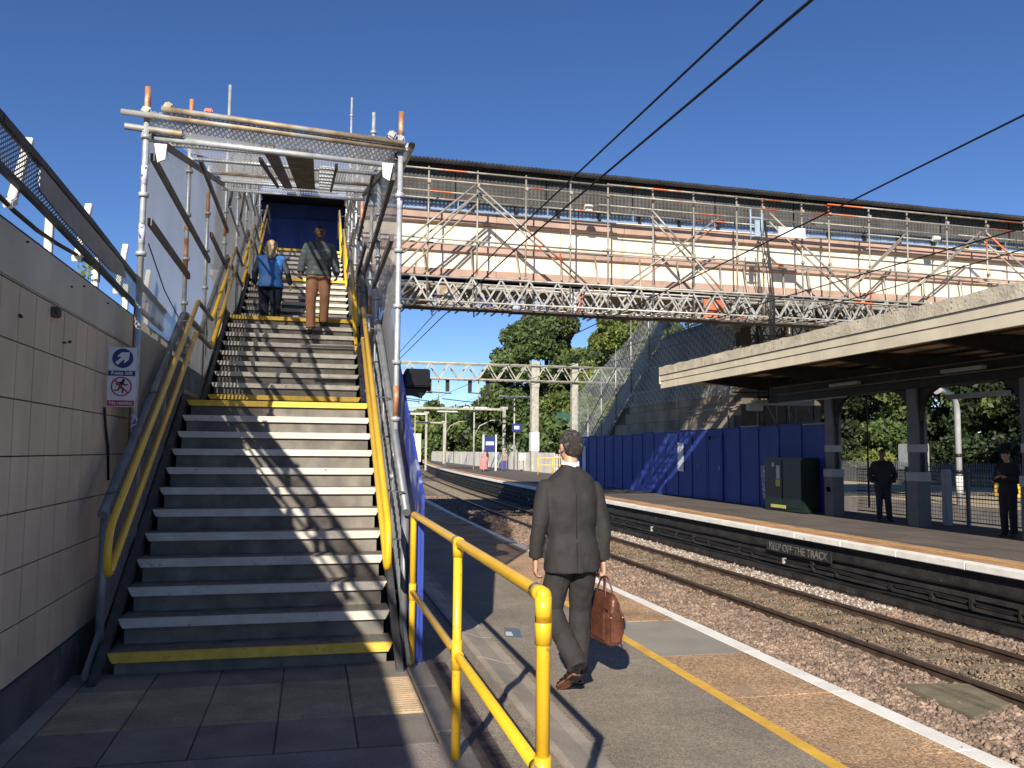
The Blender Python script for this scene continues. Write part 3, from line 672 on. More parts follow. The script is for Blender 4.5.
# warning lettering painted on the black face of the far platform
kp = thing('painted_warning', 'white lettering painted on the black face under the far platform edge', 'lettering', (9.91, 16.1, -.6))
MB().box(9.90, 9.915, 14.9, 17.35, -.57, -.37).build('board', DARKW, kp)
text_mesh('lettering', 'KEEP OFF THE TRACK', .215, mat('dirty_white', (.17, .165, .15), .7, var=.2, spot=((.05, .05, .05), .55, 16, .05)), kp, (9.895, 16.12, -.47), (pi / 2, 0, -pi / 2), .002, 1.04, .003)

# ================================================================== SCAFFOLD ENCLOSURE OVER THE STAIRS
sf = thing('scaffold_enclosure', 'scaffold cage of tubes and grey mesh over the staircase', 'scaffolding', (-.36, 7.5, 0))
XL, XRt = -1.43, .695
def topz(Y): return 4.56 + .43 * (Y - 7.5)
def roofz(Y): return 4.22 + .235 * (Y - 7.5) if Y <= 13.2 else min(5.56 + .52 * (Y - 13.2), 8.8)
def standard(X, Y, z0, z1, m, parent, cup=.5, r=.0242):
    q = MB(); q.tube([(X, Y, z0), (X, Y, z1)], r, 10)
    z = z0 + .35
    while z < z1 - .1:
        q.tube([(X, Y, z), (X, Y, z + .035)], r * 1.75, 10); z += cup
    return q.build('standard', m, parent)
for Y, zt in ((7.5, 4.60), (9.95, 5.50), (11.7, roofz(11.7) + .1), (13.9, 7.37), (15.9, roofz(15.9) + .15), (17.8, roofz(17.8) + .15), (19.7, roofz(19.7) + .15), (21.7, roofz(21.7) + .15)):
    standard(XL, Y, 2.80 if Y < 12 else pz(Y) - .2, zt, WTUBE, sf)
for Y, zt in ((7.5, 4.60), (9.95, roofz(9.95) + .1), (11.3, 6.10), (13.9, roofz(13.9) + .1), (15.9, roofz(15.9) + .15), (17.8, roofz(17.8) + .15), (19.7, 9.80), (21.7, roofz(21.7) + .15)):
    standard(XRt + (.012 if Y == 7.5 else 0), Y, -.04 if Y < 12 else pz(Y) - .3, zt, WTUBE, sf)
MB().tube([(XL, 7.5, 1.45), (XL, 7.5, 2.81)], .024, 10).build('standard', WTUBE, sf)
MB().tube([(XL - .028, 7.53, 1.6), (XL - .028, 7.53, 2.75)], .016, 8).build('orange_tube', mat('rust_tube', (.35, .13, .06), .6, .2), sf)
LAB = mat('tube_label', (.62, .62, .66), .5, var=.05, spot=((.10, .10, .35), .55, 30, .03))
for X, z in ((XL, 3.75), (XL, 3.25), (XRt + .012, 3.7), (XRt + .012, 1.35), (XL, 1.66)):
    MB().tube([(X, 7.5, z), (X, 7.5, z + .17)], .0265, 10).build('tube_label', LAB, sf)
RS_ = mat('rust_end', (.45, .20, .10), .6, .2, .2, 9, spot=((.5, .38, .25), .55, 8, .1))
for X, Y, za, zb in ((XL, 7.5, 4.30, 4.601), (XL, 9.95, 5.2, 5.501), (XRt + .012, 7.5, 4.32, 4.601), (XL, 9.95, 3.55, 3.9), (XL, 11.7, 4.6, 4.95), (XRt, 11.3, 3.3, 3.6), (XRt, 13.9, 5.2, 5.6), (XL, 13.9, 4.9, 5.2), (XRt + .012, 7.5, 1.85, 2.12)):
    MB().tube([(X, Y, za), (X, Y, zb)], .0252, 10).build('painted_tube_end', RS_, sf)
# ledgers along the sides (dark base colour, rust spots), boards with end plates
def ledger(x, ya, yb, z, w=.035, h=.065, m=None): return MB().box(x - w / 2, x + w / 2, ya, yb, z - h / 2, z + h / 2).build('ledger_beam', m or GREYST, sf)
DK2 = mat('dark_beam', (0.10, 0.085, 0.08), .6, .1, .3, 3, spot=((.30, .10, .05), .66, 1.7, .05))
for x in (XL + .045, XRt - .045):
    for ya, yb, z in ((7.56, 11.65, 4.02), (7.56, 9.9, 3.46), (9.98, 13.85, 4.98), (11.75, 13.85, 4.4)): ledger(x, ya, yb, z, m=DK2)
    for Ya, Yb in ((13.95, 15.85), (15.95, 17.75), (17.85, 19.65), (19.75, 21.65)):
        for h in (1.75, 2.45):
            T([(x, Ya, pz(Ya) + h), (x, Yb, pz(Ya) + h)], .022, 8).build('ledger_tube', GALV, sf)
            MB().bar((x, Ya, pz(Ya) + h), (x, (Ya + Yb) / 2, pz(Ya) + h + .9), .03, .07).build('brace', DK2, sf)
for x, s in ((XL + .06, 1), (XRt - .05, -1)):
    MB().prism([(x, 4.13), (x + s * .10, 4.13), (x + s * .09, 4.0), (x + s * .03, 3.97)], 'y', 7.53, 7.56).build('end_plate', WHITE, sf)
# portal head: tubes across, double at the top, lattice roof mesh behind
q = T([(-1.62, 7.44, 4.345), (.76, 7.44, 4.235)], .025, 12).build('head_tube', RUSTY, sf)
T([(-1.30, 7.40, 4.385), (.74, 7.40, 4.275)], .025, 12).build('head_tube', RUSTY, sf)
T([(-1.40, 7.56, 4.19), (.66, 7.56, 4.12)], .0255, 12).build('head_tube', WTUBE, sf)
MB().tube([(-1.60, 7.50, 4.245), (-1.15, 7.52, 4.225)], .029, 12, caps=False).build('tube_stub', RUSTY, sf)
MB().tube([(XRt + .055, 6.98, 4.11), (XRt + .05, 7.9, 4.20)], .030, 12, caps=False).build('tube_stub', GALV, sf)
for x, y, z in ((XL, 7.47, 4.38), (XRt, 7.46, 4.33), (XL, 7.52, 4.22), (XRt, 7.52, 4.2), (-1.25, 7.42, 4.41), (.62, 7.42, 4.345), (XRt + .05, 7.1, 4.13), (XL, 9.95, 4.02), (XL, 9.95, 3.5), (XRt, 9.95, 4.02)):
    MB().cbox((x, y, z), (.075, .07, .075), Matrix.Rotation(.5, 3, 'Y')).build('coupler', GALV if x > 0 else RUSTY, sf, bevel=.015)
MB().cbox((-.93, 7.41, 4.405), (.07, .05, .04)).build('coupler', mat('orange_coupler', (.6, .12, .03), .5), sf, bevel=.01)
# roof
def panel(name, x0, x1, ya, za, yb, zb, m, th=0): return MB().add([(x0, ya, za), (x1, ya, za), (x1, yb, zb), (x0, yb, zb)], [(0, 1, 2, 3)]).build(name, m, sf, own=False)
panel('roof_mesh', XL, XRt, 7.45, 4.30, 10.1, roofz(10.1) + .08, NETR); panel('roof_mesh', XL, XRt, 10.12, roofz(10.12) + .08, 13.2, roofz(13.2) + .05, NETR)
MB().add([(XL, 7.60, 4.16), (XRt, 7.60, 4.14), (XRt, 7.43, 4.33), (XL, 7.43, 4.37)], [(0, 1, 2, 3)]).build('header_mesh', mat('header_mesh', (.6, .6, .6), .6, 0, trans=.5, alpha=(0, 2, .035, .35, .25, True)), sf, own=False)
MB().add([(XL, 13.2, roofz(13.2) - .10), (XRt, 13.2, roofz(13.2) - .10), (XRt, 13.2, roofz(13.2) + .12), (XL, 13.2, roofz(13.2) + .12)], [(0, 1, 2, 3)]).build('header_mesh', mat('back_mesh', (.6, .6, .6), .6, 0, trans=.4, alpha=(0, 2, .04, .3, .2, False)), sf, own=False)
for Y in (8.6, 9.95, 11.7, 13.2):
    T([(XL - .1, Y, roofz(Y) + .02), (XRt + .1, Y, roofz(Y) + .02)], .024, 10).build('roof_transom', WTUBE if Y != 11.7 else RUSTY, sf)
for z in (.22, -.02): T([(XL, 13.17, roofz(13.2) - .1 + z), (XRt, 13.17, roofz(13.2) - .1 + z)], .02, 8).build('roof_transom', RUSTY if z > 0 else WTUBE, sf)
def sloped(x0, x1, ya, yb, dz, th, m, name):
    return MB().prism([(ya, roofz(ya) + dz), (yb, roofz(yb) + dz), (yb, roofz(yb) + dz + th), (ya, roofz(ya) + dz + th)], 'x', x0, x1).build(name, m, sf)
sloped(-.52, -.40, 7.7, 13.1, -.03, .04, DK2, 'roof_board')
PLY = mat('plywood_sheet', (.16, .12, .07), .8, 0, .4, 5, spot=((.05, .07, .03), .52, 9, .1))
sloped(-.33, -.06, 7.8, 13.3, -.03, .025, PLY, 'roof_board')
for x in (-.62, .16): sloped(x, x + .03, 9.0, 13.0, -.04, .05, DARK, 'ladder_rail')
for k in range(7): MB().box(.0, .19, 9.3 + k * .55, 9.34 + k * .55, roofz(9.3 + k * .55) - .03, roofz(9.3 + k * .55)).build('ladder_rung', WTUBE, sf)
for x in (XL + .02, XRt - .02): sloped(x - .02, x + .02, 7.5, 13.2, -.06, .06, DK2, 'roof_edge_beam')
# side mesh panels
for x, tagx in ((XL - .03, 0), (XRt + .04, 1)):
    Ys = [7.5, 9.95, 11.7, 13.2, 13.9, 15.9, 17.8, 19.7, 21.7]
    for a, b_ in zip(Ys, Ys[1:]):
        lo = lambda y: max(pz(y) + .02, 0)
        pts = [(a, lo(a)), (b_, lo(b_)), (b_, roofz(b_) + .05), (a, roofz(a) + .05)]
        q = MB(); q.add([(x, y, z) for y, z in pts], [(0, 1, 2, 3)]); q.build('mesh_panel', NETX, sf, own=False)
T([(XL - .02, 7.9, 3.35), (XL - .02, 8.8, 3.1), (XL - .02, 9.9, 2.95)], .006, 5).build('cable', CABLE, sf)

# ================================================================== FOOTBRIDGE
br = thing('footbridge', 'long cream panelled footbridge crossing the tracks under a black corrugated roof', 'bridge', (11, 23.5, 5.9))
BX0, BX1, BY0, BY1 = 1.05, 31.0, 22.0, 24.9
MB().box(-2.6, BX1, BY0 + .05, BY1, 6.0, 6.13).build('deck', CONC, br)
for k in range(9):
    a = BX0 + k * 3.63; b_ = min(a + 3.63, BX1) - .014
    if a > BX1: break
    for z0, z1 in ((6.49, 6.93), (7.17, 7.70)):
        for h in range(2): MB().box(a + h * 1.815, a + h * 1.815 + 1.803, BY0 + .05, BY0 + .14, z0, z1).build('parapet_panel', PARA, br)
    for z0, z1, p in ((6.26, 6.485, .06), (6.935, 7.165, .05), (7.705, 8.0, .09)):
        MB().prism([(BY0 - p, z0 + .03), (BY0 + .05 - p, z0), (BY0 + .14, z0), (BY0 + .14, z1), (BY0 - p, z1)], 'x', a, b_).build('ledge', BAND, br)
    MB().prism([(BY0 - .12, 8.003), (BY0 + .2, 8.003), (BY0 + .2, 8.05), (BY0 - .12, 8.03)], 'x', a, b_).build('coping', CREAMP, br)
MB().box(BX0, BX1, BY0 + .06, BY0 + .13, 6.27, 7.95).build('parapet_core', DARK, br)
for k in range(26):
    a = BX0 + k * 1.2
    if a + 1.19 > BX1: break
    MB().box(a, a + 1.188, BY0 + .16, BY0 + .18, 8.0, 8.5).build('blue_board', BLUEL, br)
    MB().box(a + .55, a + .58, BY0 - .02, BY0 + .16, 8.06, 8.33).build('bracket', DARK, br)
    MB().bar((a + .57, BY0 - .02, 8.3), (a + .72, BY0 - .0, 8.36), .03, .03).build('bracket', DARK, br)
# corrugated grey sheeting and black corrugated roof edge
def corr(x0, x1, y, z0, z1, step, amp, flat=False):
    n = int((x1 - x0) / step * 2); vs = []; fs = []
    for i in range(n + 1):
        x = x0 + (x1 - x0) * i / n; o = amp * (i % 2)
        vs += [(x, y + o, z0(x)), (x, y + o, z1(x))]
    for i in range(n): fs.append((2 * i, 2 * i + 2, 2 * i + 3, 2 * i + 1))
    return vs, fs
rz = lambda x: 9.33 - .0125 * (x - 2)
for k in range(12):
    a = BX0 + k * 2.5; b_ = a + 2.48
    vs, fs = corr(a, b_, BY0 - .12, lambda x: 8.32 + random.uniform(-.012, .012), lambda x: rz(x) - .08,   .11, .018)
    MB().add(vs, fs).build('grey_sheet', NETG, br)
vs, fs = [], []
n = 560
for i in range(n + 1):
    x = BX0 - .2 + (BX1 - BX0 + .2) * i / n; h = .035 * (i % 2) + random.uniform(0, .012)
    z = rz(x)
    vs += [(x, BY0 - .55, z - .12 + h), (x, BY0 - .50, z - .05 + h), (x, (BY0 + BY1) / 2, z + .42 + h), (x, BY1 + .5, z - .05 + h), (x, BY0 - .50, z - .17 + h * .5)]
for i in range(n):
    a = i * 5; b_ = a + 5
    fs += [(a, b_, b_ + 1, a + 1), (a + 1, b_ + 1, b_ + 2, a + 2), (a + 2, b_ + 2, b_ + 3, a + 3), (a + 4, b_ + 4, b_, a)]
MB().add(vs, fs).build('corrugated_roof', CORR, br, own=False)
MB().prism([(-2.6, 6.26), (BX1, 6.26), (BX1, 8.9), (-2.6, 9.1)], 'y', BY1 - .1, BY1).build('back_wall', BLUE, br)
MB().box(-2.6, -2.5, BY0, BY1, 6.26, 9.0).build('end_wall', BLUE, br)
MB().box(-2.6, BX0 - .05, BY0 - .5, BY1 + .3, 8.72, 8.80).build('flat_roof', CORR, br)  # front overhang added to shade the blue boards at the stair head
# stair head opening: blue boards, header panel
for k in range(5):
    a = -1.75 + k * .6
    MB().box(a, a + .594, 24.2, 24.22, 6.14, 8.12).build('blue_board', BLUE, br)
    if k: MB().box(a - .03, a + .02, 24.17, 24.197, 6.14, 8.12).build('batten', BLUE, br)
MB().box(-1.6, .95, 21.45, 21.48, 8.06, 8.32).build('header_panel', BLUEL, br)
MB().box(-.9, .45, 21.42, 21.445, 8.12, 8.26).build('header_sign', GREYST, br)
MB().box(-1.6, .95, 21.44, 21.47, 8.02, 8.055).build('header_rail', mat('blue_trim', (.10, .15, .55), .4), br)
MB().box(.92, 1.03, 22.0, 22.1, 6.0, 8.62).build('side_board', BLUE, br)
MB().box(-2.5, 1.05, 21.98, 22.04, 5.6, 6.10).build('landing_beam', STRG, br)
# flood lamps under the eaves
for x, z in ((7.02, 8.18), (17.8, 8.05)):
    q = MB(); q.cbox((x, 21.2, z), (.22, .14, .17), Matrix.Rotation(.5, 3, 'X')); q.build('flood_lamp', WHITE, br, bevel=.02)
MB().box(12.2, 13.0, 20.45, 20.5, 7.56, 7.84).build('white_board', WHITE, br)

# ------------------------------------------------------------------ scaffold on the bridge
bs = thing('bridge_scaffold', 'tube scaffold with lattice girders hung along the front of the footbridge', 'scaffolding', (11, 20.8, 5.1))
SY = 20.75
stdx = [2.676, 3.92, 5.186, 6.378, 7.406, 8.667, 9.836, 11.105, 11.888, 13.086, 13.93, 15.213, 16.459, 17.786, 19.148, 20.491, 21.8, 23.1, 24.4, 25.7, 27.0]
for i, x in enumerate(stdx):
    MB().tube([(x, SY, 5.2), (x, SY, 8.80 - .012 * (x - 2))], .0245, 6).build('standard', GALVB, bs)
    MB().tube([(x + .03 + (.12 if i % 2 else .25), SY + 1.1, 5.2), (x + (.05 if i % 2 else .0), SY + 1.1, 7.05)], .0245, 6).build('inner_standard', GALVB, bs)
    for z in (6.05, 6.95, 8.4):
        MB().cbox((x, SY - .03, z), (.08, .08, .08), Matrix.Rotation(.4 * i, 3, 'Y')).build('coupler', RUSTY, bs)
def btube(a, b_, m=GALVB, r=.0242, name='ledger_tube'): return MB().tube([a, b_], r, 6).build(name, m, bs)
for dy, z, m in ((-.05, 8.73, GALVB), (-.05, 8.46, GALVB), (.75, 8.42, GALVB), (.75, 8.22, GALVB), (-.05, 6.97, GALVB), (.05, 6.88, GALVB), (-.05, 6.02, GALVB)):
    x = 1.0 + random.uniform(-.2, .2)
    while x < 27:
        L = random.choice((4.9, 6.4, 6.4)); off = random.uniform(-.012, .012) - .010 * (x - 2)
        btube((x, SY + dy + off, z + off), (min(x + L + .15, 27.2), SY + dy + off, z + off - .012 * L), m); x += L
for (xa, za, xb, zb) in ((1.97, 6.70, 3.89, 8.42), (1.98, 6.16, 3.95, 8.22), (3.89, 8.37, 6.99, 5.86), (8.58, 8.11, 9.71, 6.97), (7.87, 6.09, 10.53, 8.01), (15.88, 5.90, 18.93, 8.24), (19.07, 8.19, 22.0, 6.0), (12.06, 8.26, 15.13, 5.72), (13.91, 5.75, 16.33, 7.97), (9.71, 6.97, 11.09, 5.53)):
    btube((xa, SY - .08, za), (xb, SY - .08, zb), r=.027, name='brace'); btube((xa + .12, SY + .25, za - .10), (xb + .12, SY + .25, zb - .10), RUSTY if xa < 2.2 or xa > 13 else GALVB, .025, name='brace')
# lattice girders (front one piece by piece)
def lattice(y, z0, z1, x0, x1, st_, m, single):
    g_ = MB(); g_.tube([(x0, y, z1), (x1, y, z1)], .0255, 6); g_.tube([(x0, y, z0), (x1, y, z0)], .0255, 6); go = g_.build('lattice_girder', m, bs, own=True)
    x = x0; k = 0; al = MB()
    while x < x1 - st_:
        a, b_ = ((x, y, z0), (x + st_ * .5, y, z1)) if k % 2 == 0 else ((x, y, z1), (x + st_ * .5, y, z0))
        q = al if not single else MB()
        q.bar(a, b_, .022, .042)
        if single: q.build('lacing', m, go)
        x += st_ * .5; k += 1
    if not single: al.build('lacing', m, go, kind='stuff')
LATM = mat('aluminium_lattice', (.44, .43, .40), .45, .4, .2, 4, spot=((.45, .15, .06), .68, 1.1, .03))
lattice(SY - .1, 5.38, 5.99, 1.2, 27, .74, LATM, True)
lattice(SY + .55, 5.36, 5.97, 1.4, 27, .80, LATM, False)
lattice(SY + 1.15, 5.40, 6.0, 1.0, 27, .70, LATM, False)
lattice(SY + 1.3, 5.45, 6.0, 1.0, 27, .72, LATM, False)
# projecting transoms and soffit boards
k = 0; x = 1.1
while x < 27:
    z = 5.30 + random.uniform(-.05, .05); y0_ = SY - .28 + random.uniform(-.12, .12)
    MB().tube([(x, y0_, z), (x + random.uniform(-.08, .08), SY + random.uniform(.9, 1.25), z + random.uniform(-.03, .03))], .0245, 6).build('transom', random.choice((GALVB, GALVB, LATM, RUSTY)), bs); x += random.uniform(.16, .30); k += 1
for k in range(14):
    xa = 1.0 + k * 1.9
    for j in range(2): 
        y0_ = SY - .18 + j * .24 + random.uniform(-.02, .02)
        MB().box(xa, xa + 1.88, y0_, y0_ + .225, 5.19 + random.uniform(-.01, .02), 5.235).build('soffit_board', DKWOOD, bs)
for xa, w, m in ((3.0, .5, RUSTY), (6.55, .18, WHITE), (6.8, .1, mat('red_white_tape', (.6, .1, .08), .6)), (10.4, .6, mat('orange_board', (.5, .14, .06), .7)), (12.1, .3, RUSTY)):
    MB().box(xa, xa + w, SY + .6, SY + .64, 5.42, 5.95).build('board', m, bs)
random.seed(11)
for k in range(46):      # loose diagonal tubes and debris sheeting inside the girder zone
    xa = random.uniform(1.2, 24); a = (xa, SY + random.uniform(.1, 1.4), random.uniform(5.3, 5.6)); b_ = (xa + random.uniform(-.5, .8), a[1] + random.uniform(-.1, .6), random.uniform(5.7, 6.05))
    btube(a, b_, random.choice((GALVB, LATM, RUSTY)), .022, 'diagonal_tube')
SHT = mat('pale_debris_sheet', (.38, .44, .62), .7, 0, .25, 2, spot=((.08, .09, .2), .5, 2.2, .05))
for xa, w in ((1.3, .5), (1.95, .35), (2.9, .7), (4.1, .5), (4.9, .5), (5.7, .3)):
    n = 6; vs = []; fs = []
    for i in range(n + 1):
        for j in range(2): vs.append((xa + w * i / n, SY + 1.0 + random.uniform(-.05, .05), 5.42 + j * random.uniform(.2, .38)))
    for i in range(n): fs.append((2 * i, 2 * i + 2, 2 * i + 3, 2 * i + 1))
    MB().add(vs, fs).build('debris_sheet', SHT, bs)
# cable drop and fixing frame on the front of the bridge
cd = thing('cable_drop', 'black cable bundle and pale blue frame hanging down the front of the footbridge scaffold', 'cable drop', (12.0, 20.3, 4.6))
for k, (a, b_, c) in enumerate(((11.80, 12.02, 12.12), (11.86, 12.10, 12.2), (11.98, 12.10, 12.16), (12.02, 12.16, 12.24), (12.02, 12.12, 12.10))):
    T([(a + .03, 20.42, 7.95), (a + .06, 20.36, 7.4), (b_, 20.33, 6.6), (c, 20.33, 5.7), (c, 20.36, 4.6)], (.014 if k != 3 else .022), 8).build('cable', CABLE, cd)
LB = mat('pale_blue_steel', (.30, .40, .50), .5)
for x in (11.62, 11.95): T([(x, 20.42, 7.42), (x, 20.42, 8.25)], .022, 8).build('frame_tube', LB, cd)
for z in (7.5, 7.75, 8.0): MB().box(11.60, 11.98, 20.40, 20.44, z, z + .04).build('frame_rung', LB, cd)
MB().box(11.72, 11.86, 20.36, 20.40, 7.5, 7.95).build('insulator_plate', LB, cd)

# the three pieces: scaled up from the camera, farther back, to shift the bridge's shadow
K = 1.114
br.scale = bs.scale = cd.scale = (K, K, K); br.location = (12.25, 26.18, 6.256); bs.location = (12.25, 23.17, 5.365); cd.location = (13.05, 22.61, 4.808)
MB().box(SX0, SX1, TOPY + .32, 24.6, TOPZ - .08, TOPZ - .003).build('landing', TREAD, st)

# ================================================================== overhead wires
def wire(label, pts, r, grp=None):
    P = [Vector(p) for p in pts]; o = T(P, r, 6).build('overhead_wire', CABLE); return tag(o, label, 'wire', grp)
def sagw(X, z, Ya, Yb, Ym, sag, n=30):
    return [(X + cv(y) * 1.0, y, z + sag * ((y - Ym) / 12) ** 2) for y in np.linspace(Ya, Yb, n)]
wire('left one of the two thick black wires rising steeply past the footbridge', [(2.85, -8, 4.1), (2.85, 1, 4.42), (2.85, 4.94, 4.575), (2.85, 12, 4.80), (2.86, 20, 4.93), (2.9, 29.1, 4.99), (3.1, 45, 5.05), (3.7, 66, 5.2)], .0105)
wire('right one of the two thick black wires rising steeply past the footbridge', [(2.9, -8, 3.9), (2.88, 1, 4.15), (2.87, 4.4, 4.29), (2.86, 12, 4.54), (2.86, 20, 4.66), (2.9, 29.1, 4.75), (3.2, 45, 4.85), (4.2, 66, 5.0)], .0115)
wire('thick black wire crossing the blue sky at the upper right', [(7.7, -8, 5.40), (7.7, 7.74, 5.376), (7.7, 11.2, 5.30), (7.62, 15.1, 5.20), (7.55, 20.4, 5.10), (7.6, 30, 5.05), (8.2, 45, 5.2), (9.2, 66, 5.6)], .013)
wire('thinner wire running from the right edge low across the bridge parapet', [(7.75, -6, 4.0), (7.7, 7.8, 4.10), (7.7, 13, 4.20), (7.7, 20.8, 4.24), (7.9, 34, 4.25), (9.3, 66, 4.6)], .009)
wire('lowest thin wire crossing just above the concrete canopy edge', [(7.85, -6, 3.75), (7.7, 7.8, 3.86), (7.7, 10.7, 3.84), (7.72, 20, 3.95), (7.9, 34, 4.05), (9.4, 66, 4.3)], .007)

# ================================================================== CANOPY ON THE FAR PLATFORM
ca = thing('platform_canopy', 'dark platform canopy with a peeling cream concrete edge on grey columns', 'canopy', (13.75, 16, ZP))
CY0, CY1, CX0, CX1 = -14.2, 24.9, 10.6, 17.2
for k in range(30):
    a = CY0 + k * 1.35; b_ = min(a + 1.34, CY1)
    if a >= CY1: break
    q = MB(); n = 5; vs = []
    for i in range(n + 1):
        y = a + (b_ - a) * i / n; vs += [(CX0 - .02, y, 3.985), (CX0 - .03, y, 4.24 + random.uniform(-.02, .015)), (CX0 + .30, y, 4.28 + random.uniform(-.03, .03)), (CX0 + .30, y, 3.985)]
    fs = [(0, 1, 2, 3), tuple(4 * n + t for t in (3, 2, 1, 0))]
    for i in range(n):
        for j in range(4): fs.append((i * 4 + j, i * 4 + (j + 1) % 4, i * 4 + 4 + (j + 1) % 4, i * 4 + 4 + j))
    q.add(vs, fs); q.build('concrete_edge', CREAMR, ca)
for k in range(11):
    a = CY0 + k * 3.8; b_ = min(a + 3.79, CY1)
    MB().box(CX0 + .01, CX0 + .08, a, b_, 3.80, 3.975).build('fascia_board', CREAMP, ca); MB().box(CX0 + .03, CX0 + .10, a, b_, 3.575, 3.79).build('fascia_board', CREAMP, ca)
MB().box(CX0, CX1, CY1 + .005, CY1 + .06, 3.72, 4.12).build('end_fascia', CREAMP, ca)
MB().box(CX0 + .05, CX1, CY0, CY1, 4.0, 4.12).build('roof_slab', CONC, ca)
x = CX0 + .12; k = 0
while x < CX1 - .3:
    for (a, b_) in ((CY0, 1.98), (2.0, 7.6), (7.62, 13.3), (13.32, 19.0), (19.02, CY1 - .02)):
        MB().box(x, x + .385, a, b_, 3.92 + random.uniform(0, .012), 3.985).build('soffit_panel', SOFF, ca)
    if k % 2: MB().box(x - .06, x - .02, CY0, CY1 - .02, 3.87, 3.918).build('soffit_batten', DKWOOD, ca)
    x += .40; k += 1
cols = [20.5, 17.2, 13.9, 10.6, 7.3, 4.0, .7, -2.6, -5.9, -9.2]
for y in [23.9] + cols:
    MB().prism([(CX0 + .12, 3.80), (13.6, 3.52), (17.0, 3.80), (17.0, 3.915), (CX0 + .12, 3.915)], 'y', y - .07, y + .07).build('rafter', DARK, ca)
for dx in (-.2, .2): MB().box(13.75 + dx - .03, 13.75 + dx + .03, CY0, 23.4, 3.12, 3.60).build('girder', DARK, ca)
MB().box(13.5, 14.0, CY0, 23.4, 3.10, 3.13).build('girder_flange', DARK, ca)
MB().box(13.42, 13.47, CY0, 23.0, 3.50, 3.53).build('conduit', GREYP, ca)
for y in cols:
    c_ = MB(); c_.box(13.61, 13.68, y - .16, y + .16, ZP, 3.1); c_.box(13.82, 13.89, y - .16, y + .16, ZP, 3.1); c_.box(13.68, 13.82, y - .04, y + .04, ZP, 3.1); c_.build('column', GREYP, ca)
    MB().box(13.58, 13.92, y - .20, y + .20, ZP, .95).build('column_casing', GREYP, ca, bevel=.01)
    MB().box(13.57, 13.93, y - .21, y + .21, .95, 1.16).build('column_band', LGREY, ca, bevel=.005)
    MB().box(13.60, 13.90, y - .17, y + .17, 1.62, 1.80).build('column_band', LGREY, ca)
    for s in (-1, 1):
        pts = [(y + s * (.16 + .75 * (1 - cos(t))), 2.35 + .75 * sin(t)) for t in np.linspace(0, pi / 2, 7)]
        poly = [(y + s * .16, 2.35)] + pts[1:] + [(y + s * .16, 3.1)]
        MB().prism(poly, 'x', 13.68, 13.82).build('haunch', DARK, ca)
MB().box(13.58, 13.585, 20.5 - .09, 20.5 + .09, .55, .68).build('number_plate', BLACK, ca)
for y, s in ((14.6, .7), (18.7, .6)):
    q = MB(); q.box(13.25, 13.37, y, y + 1.2, 3.32, 3.40); q.build('strip_light', LGREY, ca, bevel=.01)
T([(13.3, 2, 3.28), (13.3, 22.5, 3.28)], .018, 6).build('conduit', GREYP, ca); T([(13.15, 19.0, 3.02), (13.15, 22.2, 3.02)], .02, 6).build('conduit', LGREY, ca)
MB().box(14.3, 14.5, 15.2, 16.9, 2.85, 2.95).build('strip_light', LGREY, ca)
# hanging equipment under the canopy end
eq = thing('hanging_equipment', 'grey equipment frame hanging under the end of the canopy behind the dark girder', 'equipment frame', (14.2, 23.6, 2.5))
MB().box(13.2, 15.0, 23.5, 23.56, 3.25, 3.32).build('rail', DARK, eq); MB().box(12.6, 15.3, 23.9, 23.96, 3.42, 3.46).build('rail', DARK, eq)
MB().box(13.2, 15.2, 23.6, 23.9, 3.05, 3.2).build('tray', LGREY, eq); MB().box(12.95, 13.4, 23.5, 23.8, 2.86, 3.10).build('lamp_box', LGREY, eq, bevel=.03)
for x in (13.6, 14.3): MB().box(x, x + .08, 23.6, 23.68, 3.2, 3.9).build('hanger', DARK, eq)
for k in range(6): MB().bar((13.3 + k * .33, 23.7, 3.05), (13.3 + (k + (1 if k % 2 else 0)) * .33, 23.7, 2.45), .03, .03).build('lattice_bar', GREYP, eq)

# ================================================================== BLUE HOARDING ON THE FAR PLATFORM
bh = thing('platform_hoarding', 'row of blue hoarding boards with a door along the far platform', 'hoarding', (13.8, 32, ZP))
y = 20.9; k = 0
while y < 44:
    top = 2.42 + random.choice((0, 0, .02, -.03)) - (.004 * (y - 20))
    MB().box(13.80, 13.83, y + .004, y + 1.21, ZP + .02, top).build('hoarding_board', BLUE, bh)
    MB().box(13.772, 13.797, y - .03, y + .03, ZP + .02, top - .05).build('batten', BLUE, bh)
    MB().box(13.76, 13.86, y + .05, y + 1.1, top + .004, top + .03).build('capping', BLUE if k % 3 else LGREY, bh); y += 1.22; k += 1
# door
q = MB(); q.box(13.745, 13.795, 27.05, 27.95, ZP + .06, 2.02); d_ = q.build('door', BLUE, bh, bevel=.008)
MB().cbox((13.735, 27.13, 1.05), (.02, .05, .14)).build('handle', LGREY, d_)
for a, b_ in ((26.93, 27.03), (27.97, 28.07)): MB().box(13.735, 13.80, a, b_, ZP + .02, 2.16).build('door_frame', BLUE, bh)
MB().box(13.735, 13.80, 26.93, 28.07, 2.165, 2.23).build('door_frame', BLUE, bh)
PST = mat('weathered_poster', (.62, .66, .68), .6, var=.08, spot=((.05, .07, .2), .64, 4.5, .03))
for nm, y, z0, w, z1, lb in (('poster', 30.1, .85, .55, 1.95, 'torn white notice with dark marks on the sunlit blue hoarding'), ('poster', 42.0, .4, .6, 1.9, 'pale notice on the far end of the blue hoarding')):
    tag(MB().prism([(y, z0), (y + w, z0 + .02), (y + w - .03, z1), (y + .02, z1 - .03)], 'x', 13.762, 13.768).build(nm, PST), lb, 'notice')
